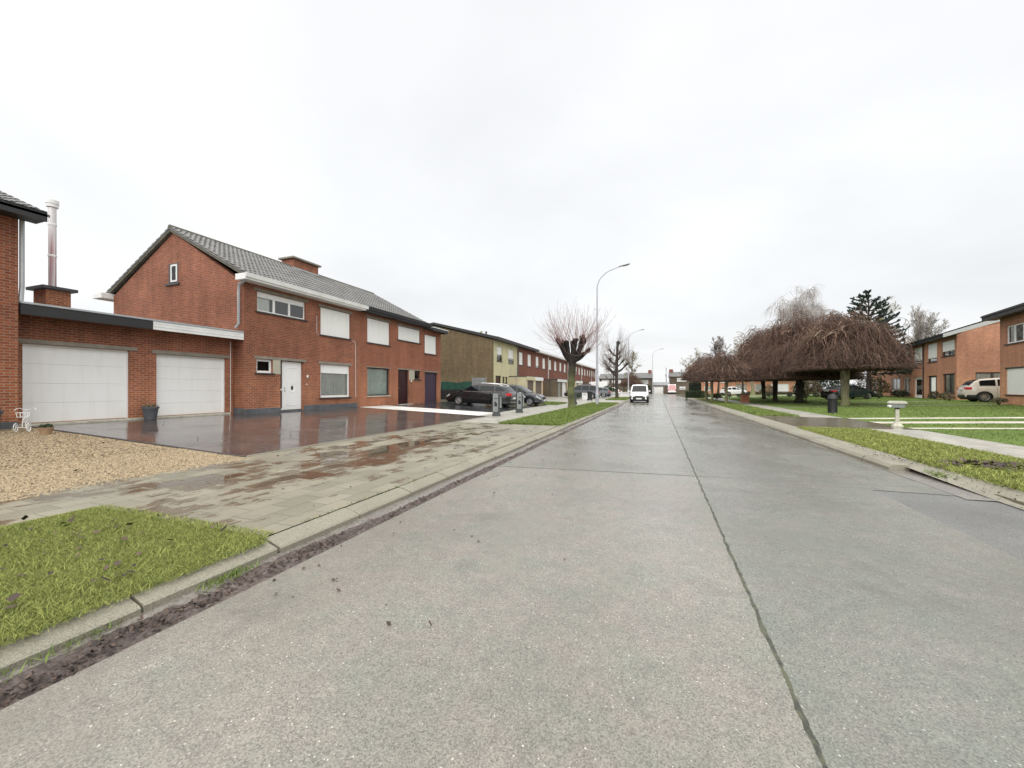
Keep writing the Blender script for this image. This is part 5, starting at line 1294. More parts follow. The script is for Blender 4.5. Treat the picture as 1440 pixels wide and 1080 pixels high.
pollard(-4.96, 53.0, 'second pollarded tree, taller with knobbly dark side stubs and a thin leaning leader',
        [(.15,.0,7.2,.22),(.35,.1,6.0,.13),(-.9,.1,6.3,.12),(-1.35,0,4.4,.14),(-.95,.2,5.2,.15),(1.25,.1,4.5,.15),(.75,.2,4.9,.12),(-1.1,-.3,3.9,.12),(.4,-.3,5.4,.12)],
        7.1, .21, 380, 2.3, 'twig_grey', 9, barkm='bark_dark', r_sh=.010, along=True, flare=-.9)

# weeping, flat-bottomed trees: shared recipe
def weeping_meshes(R0, zb, zt, n, seed, tw=.016, trunk_r=.2, fork=2.2, flatb=.35, skew=0.):
    global rng
    rng = np.random.default_rng(seed); K = 9
    # framework limbs
    m = 16; az = np.linspace(0, 2*pi, m, endpoint=False)+rng.normal(0, .2, m); top = zt-.6; rr = R0*rng.uniform(.45, .95, m)
    P = np.empty((m, K, 3)); tt = np.linspace(0, 1, K)
    for i in range(m):
        rad = rr[i]*tt**.85; hz = rng.uniform(.55, 1.)
        z = fork+(top-fork)*hz*np.sin(np.minimum(tt*1.25, 1)*pi/2)-np.maximum(0, tt-.6)**2*3.*(1 if hz > .7 else .2)
        a = az[i]+tt*rng.normal(0, .35); P[i] = np.stack([rad*np.cos(a), rad*np.sin(a), z], -1)
    P += rng.normal(0, .05, P.shape)*tt[None, :, None]
    RR = np.linspace(trunk_r*.55, .03, K)[None].repeat(m, 0)
    s2, sr2 = grow(P, 9, .3, .45, .55, 7, .15, .16, .4, RR, .55, .55)
    # curtains of twigs
    q = rng.uniform(0, 1, n)**.55; a = rng.uniform(0, 2*pi, n); lump = np.array([mnoise.noise(Vector((cos(v)*1.6*w*2, sin(v)*1.6*w*2, seed))) for v, w in zip(a, q)])
    h = zb+(zt-zb)*((np.maximum(0, 1-q**1.7))**.85*(1+.6*lump)); h = np.maximum(h, zb+.2)
    S = np.stack([q*R0*(1+.12*lump)*np.cos(a), q*R0*(1+.12*lump)*np.sin(a), h*rng.uniform(.86, 1.0, n)], -1)
    S[:, 2] = np.maximum(S[:, 2], zb+.15)
    out = np.stack([np.cos(a), np.sin(a), 0*a], -1); sw = np.stack([-np.sin(a), np.cos(a), 0*a], -1)
    d = unit(out*rng.uniform(-.1, .9, (n, 1))+sw*rng.normal(0, .75, (n, 1))+np.array([0, 0, .40])+rng.normal(0, .35, (n, 3)))
    L = np.minimum(rng.uniform(.6, 2.3, n), (S[:, 2]-zb)*1.1+.7); T = np.empty((n, K, 3)); T[:, 0] = S
    for k in range(1, K):
        d = unit(d+np.array([0, 0, -.46])+rng.normal(0, .25, (n, 3))); T[:, k] = T[:, k-1]+d*(L/(K-1))[:, None]
    # the clipped underside: ends curl along the bottom plane
    low = T[:, :, 2] < zb; rag = rng.uniform(-.12, .25, (n, 1)); T[:, :, 2] = np.where(low, zb-(zb-T[:, :, 2])*.12+rag*.6+rng.uniform(0, .12, T.shape[:2]), T[:, :, 2])
    TR = np.linspace(tw, tw*.5, K)[None].repeat(n, 0)*rng.uniform(.5, 1.4, n)[:, None]
    # matted inner underside
    n2 = n//3; q2 = np.sqrt(rng.uniform(0, 1, n2))*.93; a2 = rng.uniform(0, 2*pi, n2); U = np.empty((n2, 6, 3)); U[:, 0] = np.stack([q2*R0*np.cos(a2), q2*R0*np.sin(a2), zb+rng.uniform(.05, .55, n2)], -1)
    dd = unit(rng.normal(0, 1, (n2, 3))*np.array([1, 1, .25]))
    for k in range(1, 6): dd = unit(dd+rng.normal(0, .3, (n2, 3))*np.array([1, 1, .4])); U[:, k] = U[:, k-1]+dd*.24
    U[:, :, 2] = np.maximum(U[:, :, 2], zb-.02)
    UR = np.full((n2, 6), tw*1.1)
    tp, tr = trunk_path(fork+.25, trunk_r, trunk_r*1.25, .05, 7, seed)
    V1, F1, q1 = tube_group([(tp, tr, 10, 0), (P, RR, 6, 0)])
    tm = fastmesh('trunk', V1, F1, q1); tm.shade_smooth()
    V2, F2, q2_ = tube_group([(s2, np.maximum(sr2, tw*1.5), 4, .4), (P, RR*.8, 5, .45), (T, TR, 3, .05), (U, UR, 3, -.35)])
    cm = fastmesh('crown', V2, F2, q2_)
    return tm, cm
def weeping(meshes, x, y, rz, sc, label, barkm, group='weeping trees on the right', first=False):
    root = empty('weeping_tree', (x, y, g1(x, y)-.03), rz, label, 'tree', group); root.scale = sc
    for nm, me, mm in (('trunk', meshes[0], barkm), ('crown', meshes[1], 'twig_brown')):
        if not me.materials: me.materials.append(M[mm])
        o = bpy.data.objects.new(nm, me); COL.objects.link(o); o.parent = root
    return root
wA = weeping_meshes(3.1, 2.5, 6.3, 6400, 21, .013, .21)
wB = weeping_meshes(3.7, 2.0, 7.2, 7200, 22, .014, .2)
wD = weeping_meshes(3.5, 2.1, 6.7, 6800, 27, .014, .18)
weeping(wA, 12.3, 34.2, 0, (1, 1, 1), 'biggest and nearest weeping tree with thick pale mossy trunk, right of the ivy-clad one', 'bark_pale')
weeping(wB, 11.2, 39.6, 1.1, (1, 1, 1), 'weeping tree whose trunk is wrapped in dark ivy', 'bark_dark')
weeping(wD, 10.7, 45.0, 2.6, (1.02, 1.02, 1.0), 'weeping tree with slim trunk, next left of the ivy-clad one', 'bark_dark')
weeping(wD, 11.4, 52.6, 4.0, (1, 1, 1.15), 'weeping tree farthest back in the group on the lawn', 'bark_pale')
wC = weeping_meshes(2.0, 2.1, 4.2, 2800, 31, .015, .12, 2.2)
weeping(wC, 5.69, 39.6, 0, (1, 1, .97), 'nearest of the three small weeping trees on the right kerb verge, pale slim trunk', 'bark_pale', 'small weeping trees by the right kerb')
weeping(wC, 5.31, 45.8, 2, (.95, .95, 1), 'middle one of the three small weeping trees on the right kerb verge', 'bark_pale', 'small weeping trees by the right kerb')
weeping(wC, 5.29, 51.3, 4, (1.15, 1.15, 1.12), 'farthest of the three small weeping trees by the right kerb, dark trunk', 'bark_dark', 'small weeping trees by the right kerb')
weeping(wC, -4.6, 78.5, 1, (.93, .93, .85), 'lone umbrella-shaped weeping tree far down the left verge, behind the white van', 'bark_dark', 'small weeping trees by the right kerb')['group'] = 'umbrella trees'
# ivy on one trunk
def leafy(name, P, size, mat, par=None):
    n = len(P); N_ = unit(rng.normal(0, 1, (n, 3))+np.array([0, 0, .3])); A = unit(np.cross(N_, rng.normal(0, 1, (n, 3)))); B = np.cross(N_, A); s = (size*rng.uniform(.6, 1.4, n))[:, None]
    V = np.stack([P-A*s, P-B*s*.6, P+A*s, P+B*s*.6], 1).reshape(-1, 3)
    r = np.clip(rng.normal(.45, .3, n), 0, 1).repeat(4)
    return link(name, fastmesh(name, V, np.arange(4*n).reshape(n, 4), r), mat, par)
rng = np.random.default_rng(5)
n = 1500; a = rng.uniform(0, 2*pi, n); z = rng.uniform(0, 1, n)**1.2*2.6; rr = .26+.16*np.exp(-z*1.2)+.06*np.sin(z*4+a)+rng.normal(0, .04, n)
iv = leafy('ivy', np.stack([11.2+rr*np.cos(a), 39.6+rr*np.sin(a), .18+z], -1), .055, 'leaf_ivy'); tag(iv, 'dark ivy wrapped round the trunk of a weeping tree on the lawn', 'ivy')

# bare trees behind
bare_tree('birch_tree', 17.9, 61, 'tall bare weeping birch with pale hanging twigs, rising behind the brown canopies', 12.4, .24, .62, .6, 'twig_birch', 'bark_pale', 40, (20, 8, 6, 7), .9, .35, minr=.012, sp=.42, last=1.9)
bare_tree('bare_tree', 10.4, 81.5, 'bare spreading tree rising behind the small kerbside weeping trees', 9.4, .22, .6, .5, 'twig_grey', 'bark_dark', 42, (20, 8, 7, 5), 0., .3, minr=.018)
bare_tree('bare_tree', 7.6, 92, 'pale olive bushy bare tree at the far right end of the road', 7.6, .2, .75, .65, 'twig_olive', 'bark_dark', 43, (14, 7, 6, 5), 0.05, .2, minr=.02)
bare_tree('bare_tree', 13.0, 74, 'yellow-green bare tree with fine twigs, left of the big brown canopy', 8.4, .2, .7, .55, 'twig_olive', 'bark_dark', 44, (14, 7, 6, 5), 0.25, .3, minr=.016)
bare_tree('bare_tree', 38.0, 79, 'bare oval-crowned tree behind the roofs of the right-hand houses', 10.6, .3, .72, .6, 'twig_birch', 'bark_dark', 45, (30, 9, 7, 5), 0., .8, minr=.02, sp=.5)
bare_tree('bare_tree', 45.0, 62, 'reddish bare tree top just showing over the nearest right-hand roof', 10.6, .3, .72, .45, 'twig_pink', 'bark_dark', 46, (18, 7, 6, 4), 0., .8, minr=.02, sp=.38)
bare_tree('bare_tree', 27.5, 66, 'pale bare tree just right of the monkey puzzle, behind it', 10.5, .22, .7, .5, 'twig_olive', 'bark_pale', 47, (14, 7, 6, 5), .1, .4, minr=.016)
bare_tree('bare_tree', -5.2, 93, 'pale bare weeping tree above the umbrella tree, far left of the road', 9.0, .22, .7, .5, 'twig_olive', 'bark_dark', 48, (14, 7, 6, 5), .3, .4, minr=.022)
bare_tree('bare_tree', -8.5, 86, 'thin bare tree behind the second pollarded tree', 8.2, .2, .7, .5, 'twig_grey', 'bark_dark', 49, (12, 6, 6, 5), .0, .4, minr=.018)
bare_tree('bare_tree', 14.4, 73.5, 'leaning bare tree trunk in front of the bungalow, left one of two', 7.4, .34, .5, .5, 'twig_grey', 'bark_pale', 50, (10, 6, 5), 0., .4, minr=.02)
bare_tree('bare_tree', 16.4, 76, 'bare tree trunk in front of the bungalow, right one of two', 7.4, .3, .5, .5, 'twig_grey', 'bark_pale', 51, (10, 6, 5), 0., .4, minr=.02)
for i, (px, hh) in enumerate(((6., 11.6), (9.5, 10.6), (13., 12), (16.2, 11.2), (19.5, 12.2), (24.5, 11.5), (28, 10.8))):
    bare_tree('poplar_tree', px-1.5, 232+3*(i % 2), 'thin bare poplar standing far beyond the low garage at the end of the street', hh+.8, .3, .85, .16, 'twig_grey', 'bark_dark', 60+i, (26, 5, 4), 0., 2.2, group='poplars far beyond the end of the street', minr=.05, sp=.22)

# monkey puzzle
def araucaria(x, y, H, label):
    global rng
    rng = np.random.default_rng(77)
    root = empty('monkey_puzzle_tree', (x, y, g1(x, y)-.03), .4, label, 'tree')
    tp, tr = trunk_path(H, .27, .05, .03, 9, 4); mk('trunk', tube_group([(tp, tr, 10, 0)]), 'bark_dark', root)
    limbs = []; K = 9; tt = np.linspace(0, 1, K)
    zs = np.concatenate([np.arange(2.6, H-.2, .5), [H-.12]])
    for zi, z in enumerate(zs):
        f = (H-z)/(H-2.6); L = 3.9*(f**.62)*(.9 if z < 4 else 1)+.25
        for k in range(8 if f > .15 else 5):
            a = 2*pi*k/8+zi*.4+rng.normal(0, .12); l = L*rng.uniform(.8, 1.08)
            rise = .75-.75*f; rad = tt*l; dz = rise*l*.5*tt-.10*l*f*tt**2+.22*l*tt**3*(.5+f*.3)
            limbs.append(np.stack([rad*np.cos(a), rad*np.sin(a), z+dz], -1))
    P = np.array(limbs); R = np.linspace(.05, .075, K)[None].repeat(len(P), 0)
    # side shoots in the outer half, held in the plane of the branch and curving upward
    s, sr = grow(P, 8, .4, .24, .52, 6, .25, .08, .8, R, .9)
    # scale needles: short thick spikes round every shoot
    def spikes(Pb, n_per, ln):
        N, Kp, _ = Pb.shape; n = N*n_per; idx = np.repeat(np.arange(N), n_per); f = rng.uniform(.05, 1, n)*(Kp-1); i0 = np.minimum(f.astype(int), Kp-2); fr = (f-i0)[:, None]
        A = Pb[idx, i0]; B = Pb[idx, i0+1]; S = A*(1-fr)+B*fr; d = unit(unit(B-A)*.8+rng.normal(0, .7, (n, 3))); E = S+d*ln*rng.uniform(.7, 1.2, (n, 1))
        return np.stack([S, E], 1), np.stack([np.full(n, .028), np.full(n, .004)], 1)
    p1, q1 = spikes(P[:, 3:], 26, .15); p2, q2 = spikes(s, 16, .15)
    mk('crown', tube_group([(P, R, 5, -.1), (s, np.maximum(sr, .04), 5, 0), (p1, q1, 3, .1), (p2, q2, 3, .1)]), 'arau', root)
    return root
araucaria(22.2, 55.6, 11.75, 'dark monkey puzzle tree with tiered spiky branches, in front of the right-hand houses')

# hedges, shrubs
def blob_points(n, c, r, shell=.35, lump=.25, seed=0.):
    d = unit(rng.normal(0, 1, (n, 3))); d[:, 2] = np.abs(d[:, 2])*1.0-.15
    l = np.array([mnoise.noise(Vector((v[0]*2.2+seed, v[1]*2.2, v[2]*2.2))) for v in d]); f = (1-shell*rng.uniform(0, 1, n)**1.5)*(1+lump*l)
    P = d*f[:, None]*np.array(r); P[:, 2] = np.maximum(P[:, 2]+.12, .02); return P+np.array(c)
def shrub(x, y, r, label, mat='leaf_hedge', n=900, size=.05, name='shrub', group=None, cat='shrub', flat_=1.):
    z = g1(x, y); root = empty(name, (x, y, z), 0, label, cat, group)
    leafy('foliage', blob_points(n, (0, 0, r*.25), (r, r, r*1.2*flat_), seed=x), size, mat, root)
    mb = MB(); 
    for k in range(5): a = k*1.3; mb.tube([(0, 0, 0), (r*.3*cos(a), r*.3*sin(a), r*.5), (r*.55*cos(a), r*.55*sin(a), r*.95*flat_)], [.03, .02, .01], 5)
    mb.build('stem', 'bark_dark', root); return root
def hedge(x0, x1, y0, y1, h, label, n=6000, size=.06, mat='leaf_hedge', name='hedge'):
    z = g1((x0+x1)/2, y0); cx, cy_ = (x0+x1)/2, (y0+y1)/2
    root = empty(name, (cx, cy_, z), 0, label, 'hedge')
    A = [(x1-x0)*h, (x1-x0)*h, (y1-y0)*h, (y1-y0)*h, (x1-x0)*(y1-y0)]; k = rng.choice(5, n, p=np.array(A)/sum(A)); u, v = rng.uniform(0, 1, n), rng.uniform(0, 1, n); e = -np.abs(rng.normal(0, .05, n))+.03; W, D = x1-x0, y1-y0
    X = np.where(k == 2, -W/2-e, np.where(k == 3, W/2+e, (u-.5)*W)); Y = np.where(k == 0, -D/2-e, np.where(k == 1, D/2+e, (np.where(k >= 4, v, u)-.5)*D)); Z = np.where(k == 4, h+e, v*h)
    leafy('foliage', np.stack([X, Y, Z], -1), size, mat, root)
    mb = MB(); mb.box(-W/2+.1, W/2-.1, -D/2+.1, D/2-.1, 0, h-.1); mb.build('dark_core', 'dark', root); return root  # solid dark box inside the leaves, the hedge's inner shade put into its colour
hedge(3.75, 6.0, 60.8, 62.2, .92, 'low dark clipped hedge at the end of the right kerb')
hedge(4.4, 5.9, 63.6, 64.8, 2.15, 'tall dark clipped evergreen block standing behind the low hedge', mat='leaf_ivy')
hedge(-5.2, -1.9, 106.0, 107.2, 2.0, 'long green hedge beside the farthest lamp post', mat='leaf_hedge', n=4000, size=.1)
hedge(-14.4, -9.0, 106, 106.8, .9, 'low hedge in front of the far brown-roofed house', n=3000, size=.1)
hedge(12.8, 26, 84.0, 84.8, .5, 'low hedge in front of the orange bungalow', n=2500, size=.09, mat='leaf_brown')
shrub(20.5, 62, 2.1, 'big loose green garden shrub left of the dark saloon', 'leaf_hedge', 3200, .09)
shrub(17.6, 59.5, 1.7, 'brownish-green garden shrub behind the ivy-clad trunk', 'leaf_brown', 2400, .08)
shrub(24.3, 60.5, 1.9, 'olive brown shrub behind the dark saloon, beside the monkey puzzle trunk', 'leaf_brown', 2400, .08)
shrub(15.0, 66.5, 1.2, 'low shrub at the back of the lawn, under the farthest weeping crown', 'leaf_brown', 1500, .07)
shrub(-7.2, 63, 1.25, 'round dark green bush behind the second pollarded trunk', 'leaf_hedge', 2200, .08)
for i, (px, py, lab) in enumerate(((5.9, 57.5, 'round clipped bush beside the farthest small kerbside tree'), (6.6, 53.5, 'small round bush between the low hedge and the red brick pillar'), (7.1, 56, 'small round bush just left of the brick pillar, farther back'))):
    shrub(px, py, .5 if i else .62, lab, 'leaf_ivy' if i else 'leaf_hedge', 600, .05, 'round_bush', 'round bushes')
bl = ['in front of the far bungalow', 'behind the slim trunks', 'left of the ivy-clad trunk', 'right of the ivy-clad trunk', 'behind the black litter bin', 'behind the biggest weeping trunk', 'in front of the dark saloon', 'beside the front wheel of the dark saloon', 'left of the monkey puzzle trunk', 'right of the monkey puzzle trunk']
for i, (x, y) in enumerate(((9.3,62),(10.2,60),(13.6,60),(15.3,58),(16.8,54),(17.6,51),(17.9,45.4),(19.6,47.2),(21.3,53.6),(23.6,53))):
    shrub(x, y, .30+.05*(i % 3), 'small dark bush on the lawn edge '+bl[i], 'leaf_ivy', 260, .05, 'round_bush', 'small bushes along the lawn edge')
for (u, D, r, lab, mt) in ((60.5,13.0,.5,'dark round bush under the white-framed window','leaf_ivy'),(57.9,12.9,.55,'brown-green bush left of the white glazed door','leaf_brown'),(56.9,12.7,.45,'dark bush right beside the white glazed door','leaf_ivy'),(48.9,12.9,.45,'straggly plants under the dark framed window','leaf_brown'),(46.5,12.9,.4,'straggly plants at the corner beside the champagne car','leaf_brown')):
    x, y = rw(u, D); shrub(x, y, r, lab, mt, 700, .05, 'garden_plants' if mt == 'leaf_brown' else 'round_bush')
x, y = rw(35.5, 12.1); shrub(x, y, .35, 'low brown plants at the foot of the nearest right-hand house', 'leaf_brown', 500, .05, 'garden_plants', flat_=.6)
x, y = rw(43.5, 12.3); shrub(x, y, .32, 'low brown plants in front of the champagne car', 'leaf_brown', 500, .05, 'garden_plants', flat_=.6)

# ------------------------------------------------------------------ street things
def letterbox(x, y, rz, label, cap=False):
    r = empty('letterbox_pillar', (x, y, g1(x, y)), rz, label, 'letterbox pillar', 'grey letterbox pillars beside the car bay')
    mb = MB(); mb.prism([(-.2,0),(.2,0),(.2,.08),(.17,.1),(.17,1.0),(.12,1.07),(-.17,1.07),(-.17,.1),(-.2,.08)], 'y', -.14, .14); mb.build('pillar', 'post_dark', r, bevel=.015)
    mb = MB(); mb.prism([(-.15,.2),(.08,.2),(.1,.3),(.1,1.0),(.05,1.09),(-.12,1.09),(-.15,1.02)], 'y', -.175, -.142); p = mb.build('front_panel', 'post_grey', r, bevel=.008)
    mb = MB(); mb.prism([(-.08,.48),(.05,.48),(.05,.62),(.0,.7),(-.08,.7)], 'y', -.182, -.176); mb.build('niche', 'dark', p)
    mb = MB(); mb.box(-.09, .06, -.18, -.176, .84, .87); mb.build('letter_slot', 'dark', p)
    mb = MB(); mb.box(.175, .25, -.1, .1, .4 if not cap else .3, .95); mb.build('side_box', 'post_grey', r, bevel=.01)
    if cap: mb = MB(); mb.prism([(.0,1.10),(.05,1.13),(.34,.86),(.30,.82)], 'y', -.12, .12); mb.build('sloping_lid', 'zinc', r)
    return r
letterbox(-7.36, 17.9, .3, 'grey letterbox pillar standing at the corner of the white gravel, nearer one')
letterbox(-7.2, 20.85, .5, 'grey letterbox pillar with a sloping lid, near the tail of the black estate', True)
# litter bin
r = empty('litter_bin', (8.75, 25.8, g1(8.75, 25.8)), 0, 'black domed litter bin on the lawn edge beside the sidewalk', 'litter bin'); r.scale = (.74, .74, .9)
mb = MB(); V = []; mb.lathe([(.26,0),(.28,.04),(.26,.08),(.265,.78),(.285,.8),(.285,.84)], 24); mb.build('body', 'dark', r, True)
mb = MB()
for k in range(24): a = 2*pi*k/24; mb.tube([(.27*cos(a), .27*sin(a), .1), (.27*cos(a), .27*sin(a), .76)], .012, 4)
mb.build('ribs', 'dark', r)
mb = MB(); mb.lathe([(.32,.84),(.32,.88),(.29,.92),(.25,1.02),(.16,1.1),(.05,1.14),(.04,1.17),(0,1.18)], 24); mb.build('lid', 'dark', r, True)
# stone mailbox
r = empty('mailbox', (7.95, 17.9, g1(7.95, 17.9)), -.2, 'pale concrete mailbox on a flared pillar with a white newspaper tube, beside the right sidewalk', 'mailbox'); r.scale = (.66, .66, .9)
mb = MB(); V = []
prof = [(.22,0),(.2,.04),(.14,.1),(.09,.18),(.075,.3),(.075,.68)]
for w, z in prof: V += [(-w,-w,z),(w,-w,z),(w,w,z),(-w,w,z)]
mb.add(V, [(i*4+j, i*4+(j+1) % 4, (i+1)*4+(j+1) % 4, (i+1)*4+j) for i in range(5) for j in range(4)]+[(3,2,1,0),(20,21,22,23)]); mb.build('pillar', 'stone_pale', r, bevel=.012)
mb = MB(); mb.box(-.09, .09, -.09, .09, .68, .74); mb.build('collar', 'dark', r)
mb = MB(); mb.prism([(-.27,.74),(.27,.74),(.29,.90),(-.29,.90)], 'y', -.17, .17); mb.build('box', 'post_grey', r, bevel=.01)
mb = MB(); mb.prism([(-.36,.90),(.36,.90),(.37,.925),(.28,1.0),(-.28,1.0),(-.37,.925)], 'y', -.23, .23); mb.build('roof', 'stone_pale', r, bevel=.01)
mb = MB(); mb.lathe([(.045,-.2),(.05,-.19),(.05,.19),(.045,.2)], 14, (-.315,0,.80), 'y'); mb.build('newspaper_tube', 'white', r, True)
# red brick pillar
r = empty('brick_pillar', (7.8, 43.2, .1), 0, 'low red brick pillar with dark cap on the lawn, beside the right sidewalk', 'pillar')
mb = MB(); mb.box(-.31, .31, -.31, .31, 0, .78); mb.build('shaft', 'brick_red2', r); mb = MB(); mb.box(-.35, .35, -.35, .35, .782, .85); mb.build('cap', 'slate', r, bevel=.01)
# pots
def pot(x, y, r0, h, mat, label, plant='leaf_brown', ph=.3):
    r = empty('flower_pot', (x, y, g1(x, y)), 0, label, 'flower pot'); mb = MB()
    mb.lathe([(r0*.72,0),(r0*.97,h*.86),(r0*1.08,h*.87),(r0*1.08,h),(r0*.92,h),(r0*.88,h*.9),(0,h*.88)], 22); mb.build('pot', mat, r, True)
    n = 260; a = rng.uniform(0, 2*pi, n); q = r0*.95*np.sqrt(rng.uniform(0, 1, n)); leafy('plant', np.stack([q*np.cos(a), q*np.sin(a), h*.93+rng.uniform(0, 1, n)*ph*(1-(q/r0)**2*.6)], -1), .022, plant, r)
pot(-15.55, 8.15, .21, .42, 'pot_grey', 'dark grey tub between the two white garage doors', ph=.16)
pot(-15.05, 4.55, .30, .50, 'pot_grey', 'large dark grey tub with withered plants at the left edge', ph=.2)
pot(-13.7, 5.1, .125, .17, 'terracotta', 'small terracotta pot with a low grey-green plant, on the gravel edge', 'leaf_hedge', .1)
# white wire plant stand shaped like a tricycle
r = empty('plant_stand', (-14.55, 5.05, g1(-14.5, 5)), .9, 'white curly wire plant stand shaped like a tricycle, before the wide garage door', 'plant stand'); r.scale = (.88, .88, .88)
mb = MB()
def circ(c, R, ax='x', n=18):
    return [(c[0]+(0 if ax == 'x' else R*cos(2*pi*i/n)), c[1]+(R*cos(2*pi*i/n) if ax == 'x' else 0), c[2]+R*sin(2*pi*i/n)) for i in range(n+1)]
for c in ((.12,-.12,.13),(-.12,-.12,.13),(0,.2,.16)):
    R = .12 if c[2] < .15 else .15; w_ = MB(); w_.tube(circ(c, R), .008, 5); 
    for k in range(4): a = k*pi/4; w_.tube([(c[0], c[1]-R*cos(a), c[2]-R*sin(a)), (c[0], c[1]+R*cos(a), c[2]+R*sin(a))], .004, 4)
    w_.build('wheel', 'white', r)
mb.tube([(-.12,-.12,.13),(.12,-.12,.13)], .008, 5); mb.tube([(0,-.12,.13),(0,-.1,.34),(0,.02,.4),(0,.12,.36),(0,.2,.16)], .009, 5); mb.tube([(0,.12,.36),(0,.2,.52),(0,.16,.62)], .009, 5)
mb.tube([(-.2,.02,.6),(-.16,.12,.66),(-.06,.17,.62),(0,.16,.6),(.06,.17,.62),(.16,.12,.66),(.2,.02,.6)], .008, 5)
for rr_, z in ((.11,.42),(.13,.54)): mb.tube([(rr_*cos(2*pi*i/16), -.08+rr_*sin(2*pi*i/16), z) for i in range(17)], .006, 4)
for k in range(8): a = 2*pi*k/8; mb.tube([(.11*cos(a), -.08+.11*sin(a), .42), (.13*cos(a), -.08+.13*sin(a), .54)], .005, 4)
mb.build('frame', 'white', r)
# netting fence and panel beside the row
r = empty('garden_fence', (-15.6, 29.4, .4), 0, 'garden fence with green windbreak netting and a grey board, behind the black estate', 'fence')
mb = MB(); V = []; n = 24
for i in range(n+1):
    t = i/n; V += [(-3.4+3.2*t, 3.2+.03*sin(t*30), .05), (-3.4+3.2*t, 3.2+.05*sin(t*23), 1.62+.06*sin(t*9))]
mb.add(V, [(2*i, 2*i+2, 2*i+3, 2*i+1) for i in range(n)]); mb.build('netting', 'net_green', r)
mb = MB(); mb.box(-.15, 1.15, 3.15, 3.2, .0, 2.0); mb.build('board', 'post_grey', r)
for xx in (-3.4, -1.8, -.2, 1.2):
    mb = MB(); mb.tube([(xx, 3.25, 0), (xx, 3.25, 2.25 if xx in (-.2, 1.2) else 1.75)], .04, 8); mb.build('post', 'concrete_trim', r, True)
mb = MB(); mb.box(-3.4, 0, 3.05, 3.1, .0, .9)
for k in range(12): mb.box(-3.4+k*.28, -3.2+k*.28, 3.0, 3.05, .0, .95)
mb.build('slat_panel', 'black_wood', r)
# bins and posts on the left beyond the first pollard
def wheelie(x, y, label, mat, w=.55, h=1.0):
    r = empty('wheeled_bin', (x, y, g1(x, y)), .2, label, 'bin'); mb = MB(); V = []
    for s, z in ((.78, .08), (1., h*.9)): V += [(-w/2*s, -w/2*s, z), (w/2*s, -w/2*s, z), (w/2*s, w/2*s, z), (-w/2*s, w/2*s, z)]
    mb.add(V, [(0,3,2,1),(4,5,6,7),(0,1,5,4),(1,2,6,5),(2,3,7,6),(3,0,4,7)]); mb.build('body', mat, r, bevel=.02)
    mb = MB(); mb.prism([(-w/2-.04,h*.9),(w/2+.04,h*.9),(w/2+.02,h*.96),(0,h*1.02),(-w/2-.02,h*.98)], 'y', -w/2-.04, w/2+.04); mb.build('lid', mat, r, bevel=.01)
    for s in (-1, 1): mb = MB(); mb.lathe([(.1,-.03),(.1,.03)], 14, (s*w*.36, w/2, .1), 'y'); mb.build('wheel', 'tyre', r)
wheelie(-7.0, 44.0, 'dark wheeled bin right of the white letterbox wall, beyond the first pollard', 'dark')
wheelie(-6.55, 32.8, 'dark bin just peeping out left of the first pollarded trunk', 'post_dark')
r = empty('white_pillar', (-8.0, 46.6, .12), 0, 'white rendered letterbox wall beyond the first pollard', 'pillar'); mb = MB(); mb.box(-.3, .3, -.15, .15, 0, .8); mb.build('wall', 'white_dirty', r, bevel=.01); mb = MB(); mb.box(-.33, .33, -.18, .18, .8, .84); mb.build('cap', 'concrete_trim', r)
mb = MB(); mb.box(-.2, .2, -.155, -.15, .55, .6); mb.build('letter_slot', 'dark', r)
r = empty('grey_pillar', (-6.9, 55.2, .1), 0, 'grey letterbox pillar between the grey estate and the second pollard', 'letterbox pillar'); mb = MB(); mb.prism([(-.17,0),(.17,0),(.15,1.0),(0,1.08),(-.15,1.0)], 'y', -.14, .14); mb.build('pillar', 'post_grey', r, bevel=.01); mb = MB(); mb.box(-.08, .08, -.146, -.14, .8, .84); mb.build('letter_slot', 'dark', r)
shrub(-8.6, 45.5, .45, 'low bush beside the white letterbox wall', 'leaf_hedge', 500, .05)
r = empty('picket_fence', (-6.6, 62, .1), 0, 'white wooden picket fence sections behind the second pollarded tree', 'fence')
for k in range(4):
    mb = MB(); mb.box(-.35+k*.9, -.25+k*.9, -.05, .05, 0, .95); mb.build('post', 'white_dirty', r)
mb = MB()
for k in range(18): mb.box(-.2+k*.16, -.12+k*.16, -.07, -.05, .1, .82)
mb.box(-.3, 2.4, -.05, -.02, .25, .32); mb.box(-.3, 2.4, -.05, -.02, .62, .69); mb.build('pickets', 'white_dirty', r)

# ------------------------------------------------------------------ camera, sky, light
cam = bpy.data.cameras.new('camera'); co = bpy.data.objects.new('camera', cam); COL.objects.link(co); SC.camera = co
cam.sensor_width = 36; cam.lens = 36*560/1440; cam.shift_y = 6/1440; cam.clip_end = 4000; cam.clip_start = .05
co.location = (0, 0, 1.45); co.rotation_euler = (radians(90), 0, radians(20.1))
EL, AZ = 60, 178       # sun above and behind the camera, a little to the right
sd = Vector((sin(radians(AZ))*cos(radians(EL)), cos(radians(AZ))*cos(radians(EL)), sin(radians(EL))))
w = bpy.data.worlds.new('World'); SC.world = w; w.use_nodes = True; t = w.node_tree; nn = t.nodes; LL = t.links
bg_ = nn['Background']; sky = nn.new('ShaderNodeTexSky'); sky.sky_type = 'NISHITA'; sky.sun_disc = False
sky.sun_elevation = radians(EL); sky.sun_rotation = radians(AZ); sky.air_density = 1.; sky.dust_density = 3.5; sky.ozone_density = 1.
